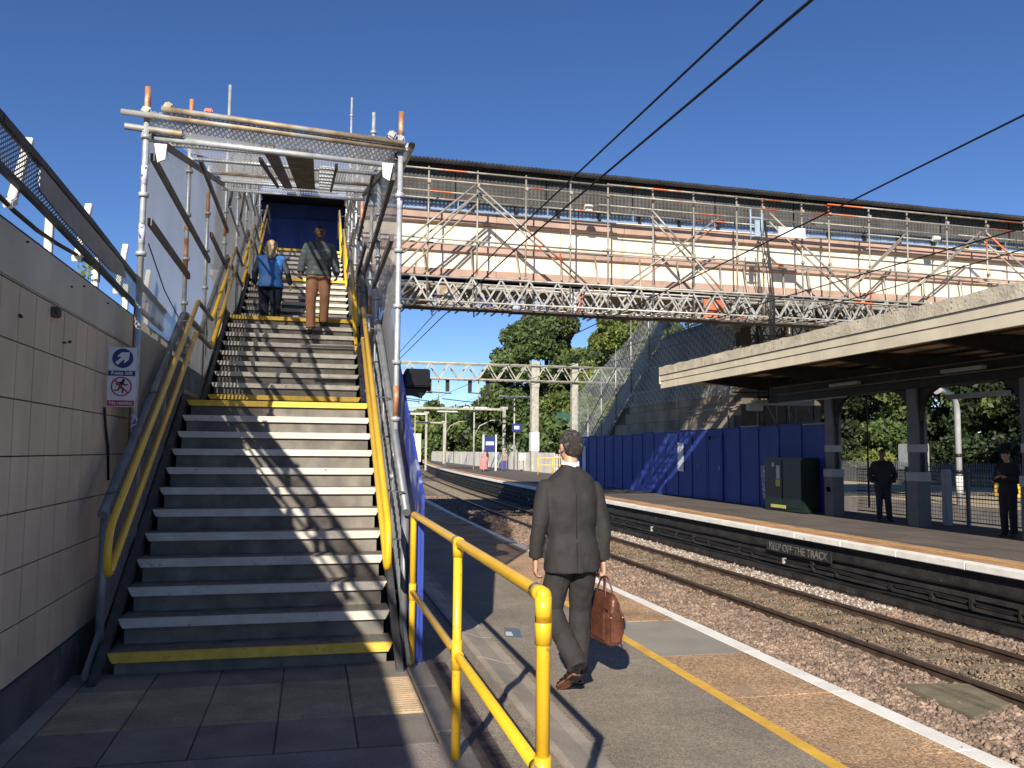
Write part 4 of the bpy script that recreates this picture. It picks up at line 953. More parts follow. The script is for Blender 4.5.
tb = tag(MB().prism([(23.6, .2), (24.2, .15), (24.35, 1.15), (24.0, 1.22), (23.5, 1.18)], 'x', 13.74, 13.766).build('torn_sheet', mat('torn_plastic', (.10, .12, .26), .3, spot=((.5, .52, .6), .52, 9, .03))), 'crumpled clear plastic sheet stuck on the shaded blue hoarding', 'plastic sheet')
gc = thing('equipment_cabinet', 'dark green equipment cabinet with yellow and white labels against the shaded blue hoarding', 'cabinet', (13.5, 22.3, ZP))
MB().box(13.22, 13.72, 21.15, 23.2, ZP + .02, 1.45).build('body', GREENC, gc, bevel=.02)
for a, b_ in ((21.2, 22.15), (22.2, 23.15)): MB().box(13.195, 13.218, a, b_, ZP + .12, 1.38).build('door', GREENC, gc, bevel=.006)
LY = mat('label_yellow', (.50, .48, .12), .6); LW = mat('label_white', (.6, .6, .58), .6)
MB().box(13.185, 13.192, 22.28, 22.52, .62, .82).build('label', LY, gc); MB().box(13.185, 13.192, 22.3, 22.48, .84, 1.22).build('label', LW, gc); MB().box(13.185, 13.192, 22.6, 22.72, 1.18, 1.3).build('label', LW, gc)
MB().box(13.18, 13.192, 22.0, 22.8, .0, .09).build('label', LY, gc)

# ================================================================== FAR STAIR: abutment, net, tubes
fs_ = thing('far_stair_block', 'blockwork abutment and netted staircase descending behind the blue hoarding', 'abutment', (15.5, 34, ZP))
def fz(y): return max(-.1, min(6.5, 6.5 - (y - 33) * .585))
bw, bh_ = 1.0, .48
ab = MB(); ab.prism([(26.5, -1.1), (44.2, -1.1), (44.2, .0), (33, 6.45), (27.6, 6.45), (26.5, 6.45)], 'x', 14.28, 17.3); ab.build('core', mat('joint_mortar', (.12, .10, .08), .9), fs_, own=False)
bk = MB().box(0, .03, .008, bw - .008, .008, bh_ - .008).mesh('block', CONC)
for r in range(5, 13):
    z = r * bh_ - .02
    for k in range(18):
        y = 26.5 + k * bw + (.5 if r % 2 else 0)
        if z + bh_ > fz(y + bw) + .02 or y + bw > 44: continue
        inst('block', bk, fs_, (14.25 + random.uniform(-.006, .006), y, z))
for r in range(0, 5):
    MB().box(14.25, 14.28, 26.5, 44 - r * .4, r * bh_, (r + 1) * bh_ - .01).build('course', CONC, fs_)
# net over the stair, its tubes
MB().add([(14.1, 44.6, 2.2), (14.1, 44.6, 4.7), (14.1, 40, 5.9), (14.1, 35.5, 7.15), (14.1, 33, 8.8), (14.1, 26.5, 8.8), (14.1, 26.5, 6.0), (14.1, 33, 6.0), (14.1, 43.9, -.1)], [(0, 1, 2, 3, 4, 5, 6, 7, 8)]).build('debris_net', NETF, fs_, own=False)
MB().add([(17.5, 44.6, 1.5), (17.5, 44.6, 4.7), (17.5, 35.5, 7.15), (17.5, 33, 8.8), (17.5, 26.5, 8.8), (17.5, 26.5, 6.0), (17.5, 33, 6.0), (17.5, 43.9, -.1)], [(0, 1, 2, 3, 4, 5, 6, 7)]).build('debris_net', NETF, fs_, own=False)
for y in (44.6, 42.5, 40.4, 38.3, 36.3, 34.2, 32.2, 30.2, 28.2):
    for x in (14.05, 17.55): MB().tube([(x, y, fz(y) - .3), (x, y, min(fz(y) + 3.1, 8.6))], .03, 6).build('standard', GALV, fs_)
for h in (1.0, 2.0): T([(14.0, 44.6, fz(44.6) + h), (14.0, 33, fz(33) + h)], .028, 6).build('ledger_tube', GALV, fs_)
MB().prism([(44.2, fz(44.2) + .05), (33, fz(33) + .05), (33, fz(33) + .9), (44.2, fz(44.2) + .9)], 'x', 14.18, 14.22).build('stair_parapet', mat('pale_parapet', (.42, .43, .42), .7, streak=((1, 4, .5), .3, (.3, .3, .3))), fs_)
q = MB()
for k in range(34): y = 43.8 - k * .32; q.box(14.3, 17.2, y - .32, y, fz(y) - .2, fz(y) + .04)
q.build('steps', CONC, fs_, kind='stuff')
MB().add([(14.08, 26.5, 3.6), (14.08, 38.2, 3.6), (14.08, 34.2, 6.2), (14.08, 26.5, 6.2)], [(0, 1, 2, 3)]).build('debris_net', NETF, fs_, own=False)
for z in (4.2, 5.2): T([(14.12, 26.5, z), (14.12, 36.5, z)], .025, 6).build('ledger_tube', GALV, fs_)
T([(14.15, 26.5, 3.15), (14.15, 31.0, 3.15)], .025, 6).build('ledger_tube', GALV, fs_)
for y in (27.2, 29.2, 31.4): T([(14.15, y, 2.3), (14.15, y, 6.0)], .025, 6).build('standard', GALV, fs_)
# scaffold legs carrying the bridge end over the far platform
ls = thing('support_scaffold', 'dark cluster of scaffold legs holding up the far end of the footbridge', 'scaffolding', (16, 23.5, ZP))
random.seed(5)
for i, x in enumerate(np.arange(14.5, 17.3, .9)):
    for y in (23.8, 25.4, 27.4): MB().tube([(x, y, 4.25 if x < 17.2 and y < 24.7 else ZP), (x, y, 5.75)], .025, 6).build('leg', random.choice((GALV, DARK, RUSTY)), ls)
for x in np.arange(14.2, 17.2, 1.0): 
    MB().tube([(x, 25.2, ZP if x < 15.3 else -1.1), (x, 25.2, 5.75)], .028, 6).build('leg', DARK, ls)
    MB().tube([(x, 25.25, 1.5), (x + 1, 25.25, 3.4)], .024, 6).build('brace', GREYP, ls)
for z in (1.4, 2.6, 3.4): MB().tube([(14.0, 25.2, z), (17.5, 25.2, z)], .024, 6).build('ledger_tube', GREYP, ls)
DKN = mat('dark_net', (.05, .055, .06), .8, 0, .3, 1, alpha=(0, 2, .1, .3, .45, True))
MB().add([(14.0, 25.3, 4.6), (22, 25.3, 4.6), (22, 25.3, 6.4), (14.0, 25.3, 6.4)], [(0, 1, 2, 3)]).build('dark_net', DKN, ls, own=False)

# ================================================================== mesh fence and things beyond it
mf = thing('mesh_fence', 'grey welded mesh fence with posts behind the people under the canopy', 'fence', (15.0, 14, ZP))
for k in range(9):
    y = 4.5 + k * 2.1; 
    if y > 20.8: break
    MB().box(14.97, 15.03, y - .035, y + .035, ZP, 1.25).build('post', GREYP, mf)
    MB().add([(15, y + .05, ZP + .1), (15, y + 2.05, ZP + .1), (15, y + 2.05, 1.15), (15, y + .05, 1.15)], [(0, 1, 2, 3)]).build('mesh_panel', FMESH, mf, own=False)
    for z in (ZP + .1, .55, 1.15): MB().box(14.985, 15.015, y + .04, y + 2.06, z - .015, z + .015).build('rail', GREYP, mf)
MB().box(14.6, 14.8, 17.35, 17.5, ZP, 1.22).build('gate_post', LGREY, mf, bevel=.02)
dl = thing('bent_pipe_column', 'pale grey pipe column with a curved top beyond the mesh fence', 'pipe', (22.9, 26.5, -.25))
T(bend([(22.9, 26.5, -.25), (22.9, 26.5, 3.6), (21.9, 26.0, 3.9), (21.3, 25.6, 3.8)], .6, 6), .11, 12).build('pipe', LGREY, dl)
for z in (.9, 1.5): T([(22.9, 26.5, z), (22.9, 26.5, z + .12)], .13, 12).build('band', BLACK, dl)
T([(22.9, 26.5, .2), (22.9, 26.5, .8)], .125, 12).build('sleeve', WHITE, dl)
# third platform in the sun
p3 = thing('third_platform', None, None, (30, 25, -1.2), kind='structure')
MB().box(22.6, 36.5, 6, 62, -1.2, -.25).build('surface', mat('sandy_platform', (.42, .34, .22), .9, 0, .15, 1, bump=.3), p3)
MB().box(22.4, 22.59, 6, 62, -1.2, -.24).build('edge', mat('dull_edge', (.22, .21, .2), .8), p3)
MB().box(36.6, 60, 2, 90, -1.2, -.1).build('bank', GRASSG, p3)
pw = thing('low_wall', 'low sandy wall behind the sunlit third platform', 'wall', (35.6, 48, -.25))
for k in range(12): MB().box(35.6, 35.85, 44 + k * 1.8, 44 + k * 1.8 + 1.78, -.25, .70).build('wall_block', mat('sandstone', (.30, .26, .19), .85, 0, .25, 1), pw)
pal = thing('palisade_fence', 'dark pointed palisade fence above the low sandy wall under the canopy', 'fence', (36, 34, 0))
pm_ = MB().prism([(-.035, 0), (.035, 0), (.035, 1.25), (0, 1.37), (-.035, 1.25)], 'x', -.01, .01).mesh('pale', GREYP)
for k in range(165): inst('pale', pm_, pal, (35.5, 33 + k * .165, -.2))
for z in (.1, .85): MB().box(35.52, 35.55, 33, 60.2, z, z + .05).build('rail', GREYP, pal)
wc = thing('relay_cabinet', 'tall pale grey cabinet standing behind the palisade fence', 'cabinet', (36.8, 46.5, -.25))
MB().box(36.3, 37.3, 45.6, 47.2, -.25, 2.25).build('body', LGREY, wc, bevel=.03)
MB().box(36.28, 36.298, 45.65, 46.39, -.15, 2.15).build('door', LGREY, wc); MB().box(36.28, 36.298, 46.41, 47.15, -.15, 2.15).build('door', LGREY, wc)
yb = thing('grit_bin', 'yellow grit bin on the sunlit third platform', 'bin', (30, 31.6, -.25)); MB().box(29.6, 30.4, 31, 32.2, -.25, .35).build('body', YELN, yb, bevel=.04); MB().box(29.55, 30.45, 30.95, 32.25, .36, .46).build('lid', YELN, yb, bevel=.03)

# ================================================================== OVERHEAD LINE GANTRY AND FAR PLATFORM FURNITURE
ga = thing('line_gantry', 'pale lattice overhead line gantry on two square masts beyond the footbridge', 'gantry', (18.3, 70, -.1))
GY = 70.0
for x, w in ((18.35, .62), (21.9, .55)):
    MB().box(x - w / 2, x + w / 2, GY - w / 2, GY + w / 2, -1.0, 9.2).build('mast', OLEST, ga, bevel=.03)
MB().box(18.0, 18.7, GY - .35, GY + .35, 1.6, 3.2).build('sleeve', WHITE, ga); MB().box(18.0, 18.7, GY - .35, GY + .35, 7.05, 9.25).build('collar', OLEST, ga)
for y in (GY - .45, GY + .45):
    for z in (7.55, 8.85): MB().tube([(-3, y, z), (27.5, y, z)], .085, 6).build('chord', OLEST, ga)
    x = -3; k = 0
    while x < 27:
        a, b_ = ((x, y, 7.55), (x + .82, y, 8.85)) if k % 2 == 0 else ((x, y, 8.85), (x + .82, y, 7.55))
        MB().bar(a, b_, .09, .09).build('lacing', OLEST, ga); x += .82; k += 1
MB().box(-3.2, -2.6, GY - .3, GY + .3, -1, 9.2).build('mast', OLEST, ga)
for x in (9.2, 12.6, 7.6):
    q = MB(); q.box(x, x + .3, GY - .1, GY + .1, 6.5, 7.5); q.box(x + 1.5, x + 1.8, GY - .1, GY + .1, 6.5, 7.5); q.bar((x, GY, 6.45), (x + 2.0, GY, 6.35), .08, .08); q.build('insulator_frame', DARK, ga)
    T([(x + .9, GY, 7.5), (x + .9, GY, 5.4)], .05, 6).build('drop_post', OLEST, ga); T([(x + .9, GY, 5.6), (x - 2.2, GY, 5.9)], .04, 6).build('registration_arm', DARK, ga)
def lamp(px_x, Y, H, arm, label):
    t = thing('platform_lamp', label, 'lamp post', (px_x, Y, ZP), 'lamp posts on the far end of the platform')
    T([(px_x, Y, ZP), (px_x, Y, H)], .075, 8).build('pole', OLEST, t)
    if arm == 'T': MB().box(px_x - .1 - 1.3, px_x + 1.4, Y - .12, Y + .12, H - .05, H + .08).build('lamp_head', WHITE, t)
    elif arm == 'curve':
        T([(px_x, Y, H - 2.5), (px_x + .5, Y, H - 1.6), (px_x + 1.5, Y, H - 1.1), (px_x + 2.4, Y, H - 1.05)], .05, 6).build('curved_arm', OLEST, t); MB().box(px_x - 1.0, px_x + 1.3, Y - .1, Y + .1, H - .05, H + .08).build('lamp_head', WHITE, t)
    return t
lamp(17.55, 74, 6.45, 'T', 'tall double armed lamp post right of the station name sign')
lamp(13.9, 74, 5.4, 'curve', 'lamp post with curved arm left of the station name sign')
lamp(14.6, 95, 6.0, 'curve', 'lamp post with curved arm near the middle of the far white fence')
lamp(12.9, 110, 6.3, 'T', 'farthest lamp post near the bend in the white fence')
for i, (xa, xb, Y, H, lb) in enumerate(((7.6, 17.5, 78, 5.6, 'nearer slim goalpost frame spanning the distant track'), (9.0, 17.0, 112, 5.4, 'farther slim goalpost frame spanning the distant track'), (12.2, 14.6, 112, 6.6, 'small portal frame beside the distant track'))):
    t = thing('portal_frame', lb, 'portal frame', (xa, Y, ZP), 'slim portal frames along the distant line')
    for x in (xa, xb):
        MB().box(x - .13, x + .13, Y - .13, Y + .13, -1.0, H).build('post', OLEST, t)
    MB().box(xa - .1, xb + .1, Y - .1, Y + .1, H - .2, H).build('crossbeam', OLEST, t); MB().box(xb - .35, xb + .35, Y - .15, Y + .15, H - .1, H + .15).build('cap', OLEST, t)
# station name sign on two posts
ns = thing('name_sign', 'blue station name sign on two white posts at the far platform fence', 'sign', (14.9, 72, ZP))
for x in (14.35, 15.45): MB().box(x - .07, x + .07, 71.95, 72.05, ZP, 3.0).build('post', WHITE, ns)
MB().box(14.42, 15.38, 71.9, 71.94, 1.55, 2.85).build('panel', SB, ns); MB().box(14.55, 15.25, 71.88, 71.895, 2.1, 2.4).build('white_strip', SW, ns)
ps = thing('small_blue_sign', 'small blue square sign fixed high on the tall far lamp post', 'sign', (17.6, 73.6, 3.4))
MB().box(17.3, 18.2, 73.8, 73.85, 3.35, 4.05).build('panel', SB, ps); MB().box(17.5, 17.95, 73.77, 73.795, 3.55, 3.85).build('white_mark', SW, ps)
gs = thing('green_sign', 'small dark green sign on two posts above the bushes', 'sign', (25.5, 84, 1))
for x in (24.9, 26.4): T([(x, 84, -.5), (x, 84, 4.4)], .06, 6).build('post', LGREY, gs)
MB().box(24.4, 26.9, 83.9, 84.0, 4.3, 5.6).build('panel', mat('sign_green', (.02, .09, .06), .6, spot=((.3, .4, .36), .62, 1.2, .05)), gs)
# white fence along the back of the far platform
wf = thing('platform_fence', 'white panelled fence running along the back of the far platform', 'fence', (18, 80, ZP))
pts_ = [(19.1, 49), (18.6, 56), (18.1, 62), (18.2, 70), (18.3, 80), (18.4, 92), (18.8, 110), (20.5, 150)]
def fx(y):
    for (xa, ya), (xb, yb) in zip(pts_, pts_[1:]):
        if ya <= y <= yb: return xa + (xb - xa) * (y - ya) / (yb - ya)
    return 19
FPAN = mat('fence_panel', (.74, .71, .62), .75, 0, .12, .6)
y = 63.0
while y < 149:
    L = 2.4
    MB().prism([(fx(y), y), (fx(y + L), y + L - .05), (fx(y + L) + .06, y + L - .05), (fx(y) + .06, y)], 'z', ZP, 1.5).build('panel', FPAN, wf); y += L
for k in range(34):
    y = 49 + k * .42; MB().box(fx(y) - .02, fx(y) + .02, y - .06, y + .06, ZP, 1.4).build('pale', FPAN if k % 4 else WHITE, wf)
for z in (.25, 1.15): MB().prism([(fx(49) + .03, 49), (fx(63), 63), (fx(63) + .05, 63), (fx(49) + .08, 49)], 'z', z, z + .08).build('rail', FPAN, wf)
rb = MB(); 
wk = thing('wall_end', 'cream block kiosk wall at the far left end of the white fence', 'wall', (14.9, 130, ZP)); MB().box(14.0, 16.2, 130, 132, ZP, 4.2).build('wall', CREAMP, wk)
yg = thing('yellow_barrier', 'yellow barrier rails beside the base of the square mast', 'barrier', (17.2, 60, ZP))
for x in (15.9, 17.0, 18.2): T([(x, 59.5, ZP), (x, 59.5, 1.15)], .05, 6).build('post', YEL, yg)
for z in (.6, 1.12): T([(15.9, 59.5, z), (18.2, 59.5, z)], .045, 6).build('rail', YEL, yg)
cw = thing('concrete_wall', 'pale grey concrete panel wall on the bank beyond the platform fence', 'wall', (30, 100, 0))
for k in range(22): MB().prism([(24 + k * 1.2, 108 - k * 1.6), (25.15 + k * 1.2, 106.5 - k * 1.6), (25.2 + k * 1.2, 106.8 - k * 1.6), (24.05 + k * 1.2, 108.3 - k * 1.6)], 'z', .6, 4.3 - .02 * k).build('panel', LGREY if k % 2 else GREYP if False else LGREY, cw)

# ================================================================== TREES
def leaf_cloud(name, clumps, n, size, m, parent, flat=.7):
    """clumps: array of (x,y,z,r); leaves spread near the clump shells, quads of random tilt"""
    C = np.array(clumps); w = C[:, 3] ** 2; idx = RNG.choice(len(C), n, p=w / w.sum()); c = C[idx]
    d = RNG.normal(size=(n, 3)); d /= np.linalg.norm(d, axis=1)[:, None]; rr = c[:, 3] * (.55 + .5 * RNG.random(n) ** .6)
    p = c[:, :3] + d * rr[:, None] * np.array([1, 1, flat])
    a = RNG.normal(size=(n, 3)); a /= np.linalg.norm(a, axis=1)[:, None]; b_ = np.cross(a, RNG.normal(size=(n, 3))); b_ /= np.linalg.norm(b_, axis=1)[:, None]
    s = size * (.5 + RNG.random(n))[:, None]; 
    V = np.stack([p - a * s, p + b_ * s * .55, p + a * s, p - b_ * s * .55], 1).reshape(-1, 3); off = np.array(origin(parent)) if parent is not None else np.zeros(3)
    F = np.arange(n * 4).reshape(-1, 4); me = tri_mesh(name, V - off, F, m, 4); o = bpy.data.objects.new(name, me); link(o, parent); return o
def tree(name, label, x, y, z, H, R, m, n, size, grp='trees beyond the station', trunk=.35, seed=1, low=.18, m2=None):
    rs_ = np.random.default_rng(seed); t = thing(name, label, 'tree', (x, y, z), grp)
    cl = []; tips = []
    for i in range(int(46 + R * 7)):
        u = rs_.random(); h = low + (1 - low) * u; rad = R * (sin(pi * min(1, (h - low) / (1 - low) * .82 + .16)) ** .65)
        an = rs_.random() * 6.28; q = rad * (.25 + .8 * rs_.random() ** .7); r = R * (.12 + .17 * rs_.random()); 
        P = (x + cos(an) * q, y + sin(an) * q, z + H * h - r * .3); cl.append((*P, r)); tips.append(P)
    b = MB(); b.tube([(x, y, z), (x + .1, y, z + H * .3), (x - .1, y + .1, z + H * .75)], trunk, 8, r2=trunk * .35)
    for P in tips[::3]:
        z0_ = z + max(.12 * H, (P[2] - z) * .55); b.tube([(x, y, z0_), ((x + P[0]) / 2, (y + P[1]) / 2, (z0_ + P[2]) / 2 + .2), P], trunk * .3, 5, r2=.03)
    b.build('trunk', BARK, t, own=False)
    leaf_cloud('crown', cl, n, size, m, t)
    if m2: leaf_cloud('crown_second_leaves', cl[::2], n // 4, size, m2, t)  # second leaf colour on every other clump
    return t
tree('broadleaf_tree', 'tall dense round green tree left of the masts behind the line gantry', 30.0, 108, -1, 20.8, 8.6, LEAF1, 62000, .28, seed=3, m2=LEAF3, low=.05)
tree('broadleaf_tree', 'bright green spreading tree right of the masts just under the bridge', 34.0, 86, -1, 19.0, 6.6, LEAF2, 50000, .25, seed=4, m2=LEAF1, low=.1)
tree('broadleaf_tree', 'dark tree filling the gap behind the bright green tree', 40, 100, -1, 21, 8.5, LEAF1, 30000, .34, seed=5, m2=LEAF3, low=.1)
tree('broadleaf_tree', 'tree of middling height filling the gap between the two square masts', 33.5, 104, -1, 15.5, 7.0, LEAF1, 26000, .28, seed=13, m2=LEAF2, low=.02)
tree('broadleaf_tree', 'low dark tree at the foot of the tall round tree', 24.5, 112, -1, 10.5, 5, LEAF3, 9000, .34, seed=6, low=.05)
tree('broadleaf_tree', 'bushy mid green tree above the middle of the white fence', 26, 150, -1, 10.0, 6.5, LEAF1, 9000, .45, seed=7, low=.05, m2=LEAF2)
tree('broadleaf_tree', 'pale green tree left of the middle of the white fence', 22, 185, -1, 10.5, 7.5, LEAF2, 8000, .5, seed=8, low=.05)
tree('broadleaf_tree', 'rounded tree at the far left beside the blue side hoarding', 19, 240, -1, 13.5, 9, LEAF1, 7000, .65, seed=9, low=.05)
tree('broadleaf_tree', 'distant hazy tree poking up between the portal frames', 32, 230, -1, 15.5, 8, LEAF1, 7000, .65, seed=10, low=.05)
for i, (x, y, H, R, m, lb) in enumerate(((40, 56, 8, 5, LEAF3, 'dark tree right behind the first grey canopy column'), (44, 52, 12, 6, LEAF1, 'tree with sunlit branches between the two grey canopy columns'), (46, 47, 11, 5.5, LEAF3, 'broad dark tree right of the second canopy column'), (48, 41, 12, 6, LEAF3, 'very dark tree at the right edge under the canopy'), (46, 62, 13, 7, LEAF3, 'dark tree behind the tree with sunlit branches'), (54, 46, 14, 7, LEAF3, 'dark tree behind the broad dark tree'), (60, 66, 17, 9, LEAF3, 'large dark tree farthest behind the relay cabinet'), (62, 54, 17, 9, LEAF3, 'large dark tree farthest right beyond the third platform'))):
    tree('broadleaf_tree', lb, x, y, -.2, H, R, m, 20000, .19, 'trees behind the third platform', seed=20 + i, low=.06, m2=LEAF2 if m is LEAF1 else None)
def bushes(name, label, pts, m, n, size, seed):
    global RNG
    t = thing(name, label, 'bush', (pts[0][0], pts[0][1], pts[0][2]), 'bushes along the railway bank')
    leaf_cloud('leaves', [(*p[:3], p[3]) for p in pts], n, size, m, t, 1.0)
    b = MB(); 
    for p in pts: b.tube([(p[0], p[1], p[2] - p[3]), (p[0] + .1, p[1], p[2] + p[3] * .3)], .05, 5)
    b.build('stems', BARK, t, own=False, kind='stuff')
bushes('bush', 'sunlit light green bush behind the palisade fence beside the first canopy column', [(37.6, 50 + k * .8, .7 + .25 * (k % 2), 1.05) for k in range(8)], LEAF2, 5000, .11, 1)
bushes('bush', 'bright round bush between the square mast and the blue hoarding', [(25.5 + k * .8, 76, .8, 1.7) for k in range(6)], LEAF2, 5000, .16, 2)
random.seed(3)
bushes('hedge', 'long dark hedge rising behind the white fence', [(23.5 + random.uniform(-1, 3) + .02 * y, y, 1.5 + random.random() * 2.5, 2.2) for y in range(84, 200, 2)], LEAF1, 26000, .30, 3)
bushes('hedge', 'dark hedge behind the relay cabinet under the canopy', [(38.5 + random.uniform(0, 2), y, .9 + random.random() * 1.4, 1.3) for y in np.arange(34, 62, .9)], LEAF3, 12000, .15, 4)
wd = leaf_cloud('distant_woodland', [(x, 330 + random.uniform(-20, 40), 2 + random.random() * 7, 9) for x in range(-120, 420, 7)], 26000, 1.3, LEAF1, None, .8); wd['kind'] = 'stuff'

# ================================================================== PEOPLE
def fuse(mb, name, m, voxel, parent, smooth=4, wr=0.0, wf=9.0, wz=1.0):
    """union every closed piece into one continuous surface"""
    me = mb.mesh(name, m); o = bpy.data.objects.new(name, me); COL.objects.link(o)
    md = o.modifiers.new('r', 'REMESH'); md.mode = 'VOXEL'; md.voxel_size = voxel; md.use_smooth_shade = True
    ms = o.modifiers.new('s', 'SMOOTH'); ms.iterations = smooth; ms.factor = .5
    bpy.context.view_layer.update(); dg = bpy.context.evaluated_depsgraph_get()
    nm = bpy.data.meshes.new_from_object(o.evaluated_get(dg)); bpy.data.objects.remove(o)
    if wr:
        n = len(nm.vertices); no = np.empty(n * 3, np.float32); nm.vertices.foreach_get('normal', no); co = np.empty(n * 3, np.float32); nm.vertices.foreach_get('co', co)
        no = no.reshape(-1, 3); co = co.reshape(-1, 3)
        d = np.array([mnoise.noise(Vector((c[0] * wf, c[1] * wf, c[2] * wf * wz))) + .5 * mnoise.noise(Vector((c[0] * wf * 2.3, c[1] * wf * 2.3 + 5, c[2] * wf * 2.3 * wz))) for c in co])
        co += no * (d * wr)[:, None]; nm.vertices.foreach_set('co', co.ravel())
    nm.materials.clear(); nm.materials.append(m); nm.polygons.foreach_set('use_smooth', [True] * len(nm.polygons)); nm.update()
    r = bpy.data.objects.new(name, nm); link(r, parent); return r
def loft(mb, rings, n=20, pw=2.3):
    vs = []; fs = []
    for (c, rx, ry, *rest) in rings:
        tl = rest[0] if rest else 0.0       # y slope of the ring
        for j in range(n):
            t = 2 * pi * j / n; a, b_ = cos(t), sin(t); a = math.copysign(abs(a) ** (2 / pw), a); b_ = math.copysign(abs(b_) ** (2 / pw), b_)
            vs.append((c[0] + rx * a, c[1] + ry * b_, c[2] + tl * ry * b_))
    k = len(rings)
    for i in range(k - 1):
        for j in range(n): fs.append((i * n + j, i * n + (j + 1) % n, (i + 1) * n + (j + 1) % n, (i + 1) * n + j))
    fs += [tuple(range(n))[::-1], tuple((k - 1) * n + j for j in range(n))]
    mb.add(vs, fs, 0, True); return mb
def limb(mb, pts, rad, n=12, ends=(1, 1)):
    P = [Vector(p) for p in pts]; out = []; rr = []
    for i in range(len(P) - 1):
        for k in range(5): t = k / 5; out.append(P[i].lerp(P[i + 1], t)); rr.append(rad[i] + (rad[i + 1] - rad[i]) * t)
    out.append(P[-1]); rr.append(rad[-1])
    for p, r in zip(out, rr): pass
    rings = []
    for i, p in enumerate(out):
        d = (out[min(i + 1, len(out) - 1)] - out[max(i - 1, 0)]).normalized()
        if i == 0: a = d.cross(Vector((0, 1, 0.01))).normalized()
        else: a = (a - d * a.dot(d)).normalized()
        c = d.cross(a); rings.append([p + (a * cos(2 * pi * j / n) + c * sin(2 * pi * j / n)) * rr[i] for j in range(n)])
    vs = [q for r in rings for q in r]; fs = []
    for i in range(len(out) - 1):
        for j in range(n): fs.append((i * n + j, i * n + (j + 1) % n, (i + 1) * n + (j + 1) % n, (i + 1) * n + j))
    fs += [tuple(range(n))[::-1], tuple((len(out) - 1) * n + j for j in range(n))]
    mb.add(vs, fs, 0, True)
    for i, p, e in ((0, out[0], ends[0]), (-1, out[-1], ends[1])):
        if e: mb.sphere(p, rr[i] * .98, 10, 8)
    for k in range(1, len(P) - 1): mb.sphere(P[k], rad[k] * .99, 10, 8)
    return mb
def headpiece(mb, c, yaw=0, pit=0, s=1.0):
    """head with brow, nose, lips, chin and ears; returns matrix"""
    M = Matrix.Translation(c) @ Matrix.Rotation(yaw, 4, 'Z') @ Matrix.Rotation(pit, 4, 'X') @ Matrix.Scale(s, 4)
    q = MB()
    q.sphere((0, -.008, .03), .1, 20, 14, sc=(.77, .96, .92)); q.sphere((0, .018, -.022), .1, 18, 12, sc=(.64, .74, .80))
    q.sphere((0, .062, -.078), .03, 12, 8, sc=(1.05, .8, .75)); q.sphere((0, .028, -.045), .062, 12, 8, sc=(.93, .85, .8))
    q.tube([(0, .080, .022), (0, .101, -.018)], .0085, 8, r2=.0135); q.sphere((0, .103, -.021), .014, 8, 6); q.sphere((.012, .093, -.024), .009, 8, 6); q.sphere((-.012, .093, -.024), .009, 8, 6)
    q.tube([(-.04, .073, .031), (0, .086, .034), (.04, .073, .031)], .011, 8)
    q.sphere((0, .083, -.052), .021, 12, 8, sc=(1.1, .45, .32)); q.sphere((0, .080, -.061), .018, 12, 8, sc=(1.1, .45, .34))
    for sx in (-1, 1):
        q.sphere((sx * .042, .066, -.012), .022, 8, 6, sc=(1, .6, .8)); q.sphere((sx * .078, -.004, .0), .030, 12, 8, sc=(.28, .55, 1.0)); q.sphere((sx * .084, -.012, .010), .024, 10, 8, sc=(.22, .6, .8))
    mb.add([M @ Vector(v) for v in q.v], q.f, 0, True); return M
def hand(mb, wr, dr, side, palm=(0, 0, 0), curl=.5, s=1.0, grip=False):
    """wr wrist, dr direction of the hand, side = +1 right hand; thumb from the side of the palm towards +Y (forward)"""
    W_ = Vector(wr); d = Vector(dr).normalized(); f = Vector((0, 1, 0)); f = (f - d * f.dot(d)).normalized(); n = d.cross(f).normalized()   # f: thumb side, n: palm normal axis
    if n.x * side > 0: n = -n                      # palm faces the body
    q = MB()
    for k in range(4):                             # palm built from four metacarpals
        o = (k - 1.5) * .0195 * s
        limb(mb, [W_ - f * o * .6, W_ + d * .085 * s - f * o], [.0165 * s, .0125 * s], 8)
    for k, L in enumerate((.070, .078, .073, .058)):
        o = (k - 1.5) * .0200 * s; L *= s; p = W_ + d * .088 * s - f * o; an = 0; pts = [p]; c_ = curl * (1 + .12 * k)
        for seg, fr in enumerate((.45, .32, .23)):
            an += c_ * (1.0 if seg else .8); p = p + (d * cos(an) + n * sin(an)) * L * fr; pts.append(p)
        limb(mb, pts, [.0092 * s, .0088 * s, .0080 * s, .0068 * s], 8)
    b0 = W_ + d * .020 * s + f * .024 * s; b1 = b0 + (d * .6 + f * .55 + n * .35).normalized() * .036 * s; b2 = b1 + (d * .85 + f * .1 + n * (.8 if grip else .35)).normalized() * .032 * s; b3 = b2 + (d * .9 + n * (.9 if grip else .3) - f * (.4 if grip else 0)).normalized() * .024 * s
    limb(mb, [b0, b1, b2, b3], [.0135 * s, .0115 * s, .0100 * s, .0080 * s], 8)
SKINP = mat('skin_light', (.52, .29, .20), .5, 0, .08, 20); SKIND = mat('skin_brown', (.16, .075, .045), .5, 0, .1, 20)
HAIRG = mat('hair_greying', (.035, .028, .024), .75, 0, .3, 60, bump=.6, bscale=260, spot=((.20, .19, .18), .53, 34, .2)); HAIRB = mat('hair_blonde', (.46, .32, .17), .6, 0, .25, 30, bump=.5, bscale=120); HAIRK = mat('hair_black', (.012, .01, .01), .7, 0, .2, 30)
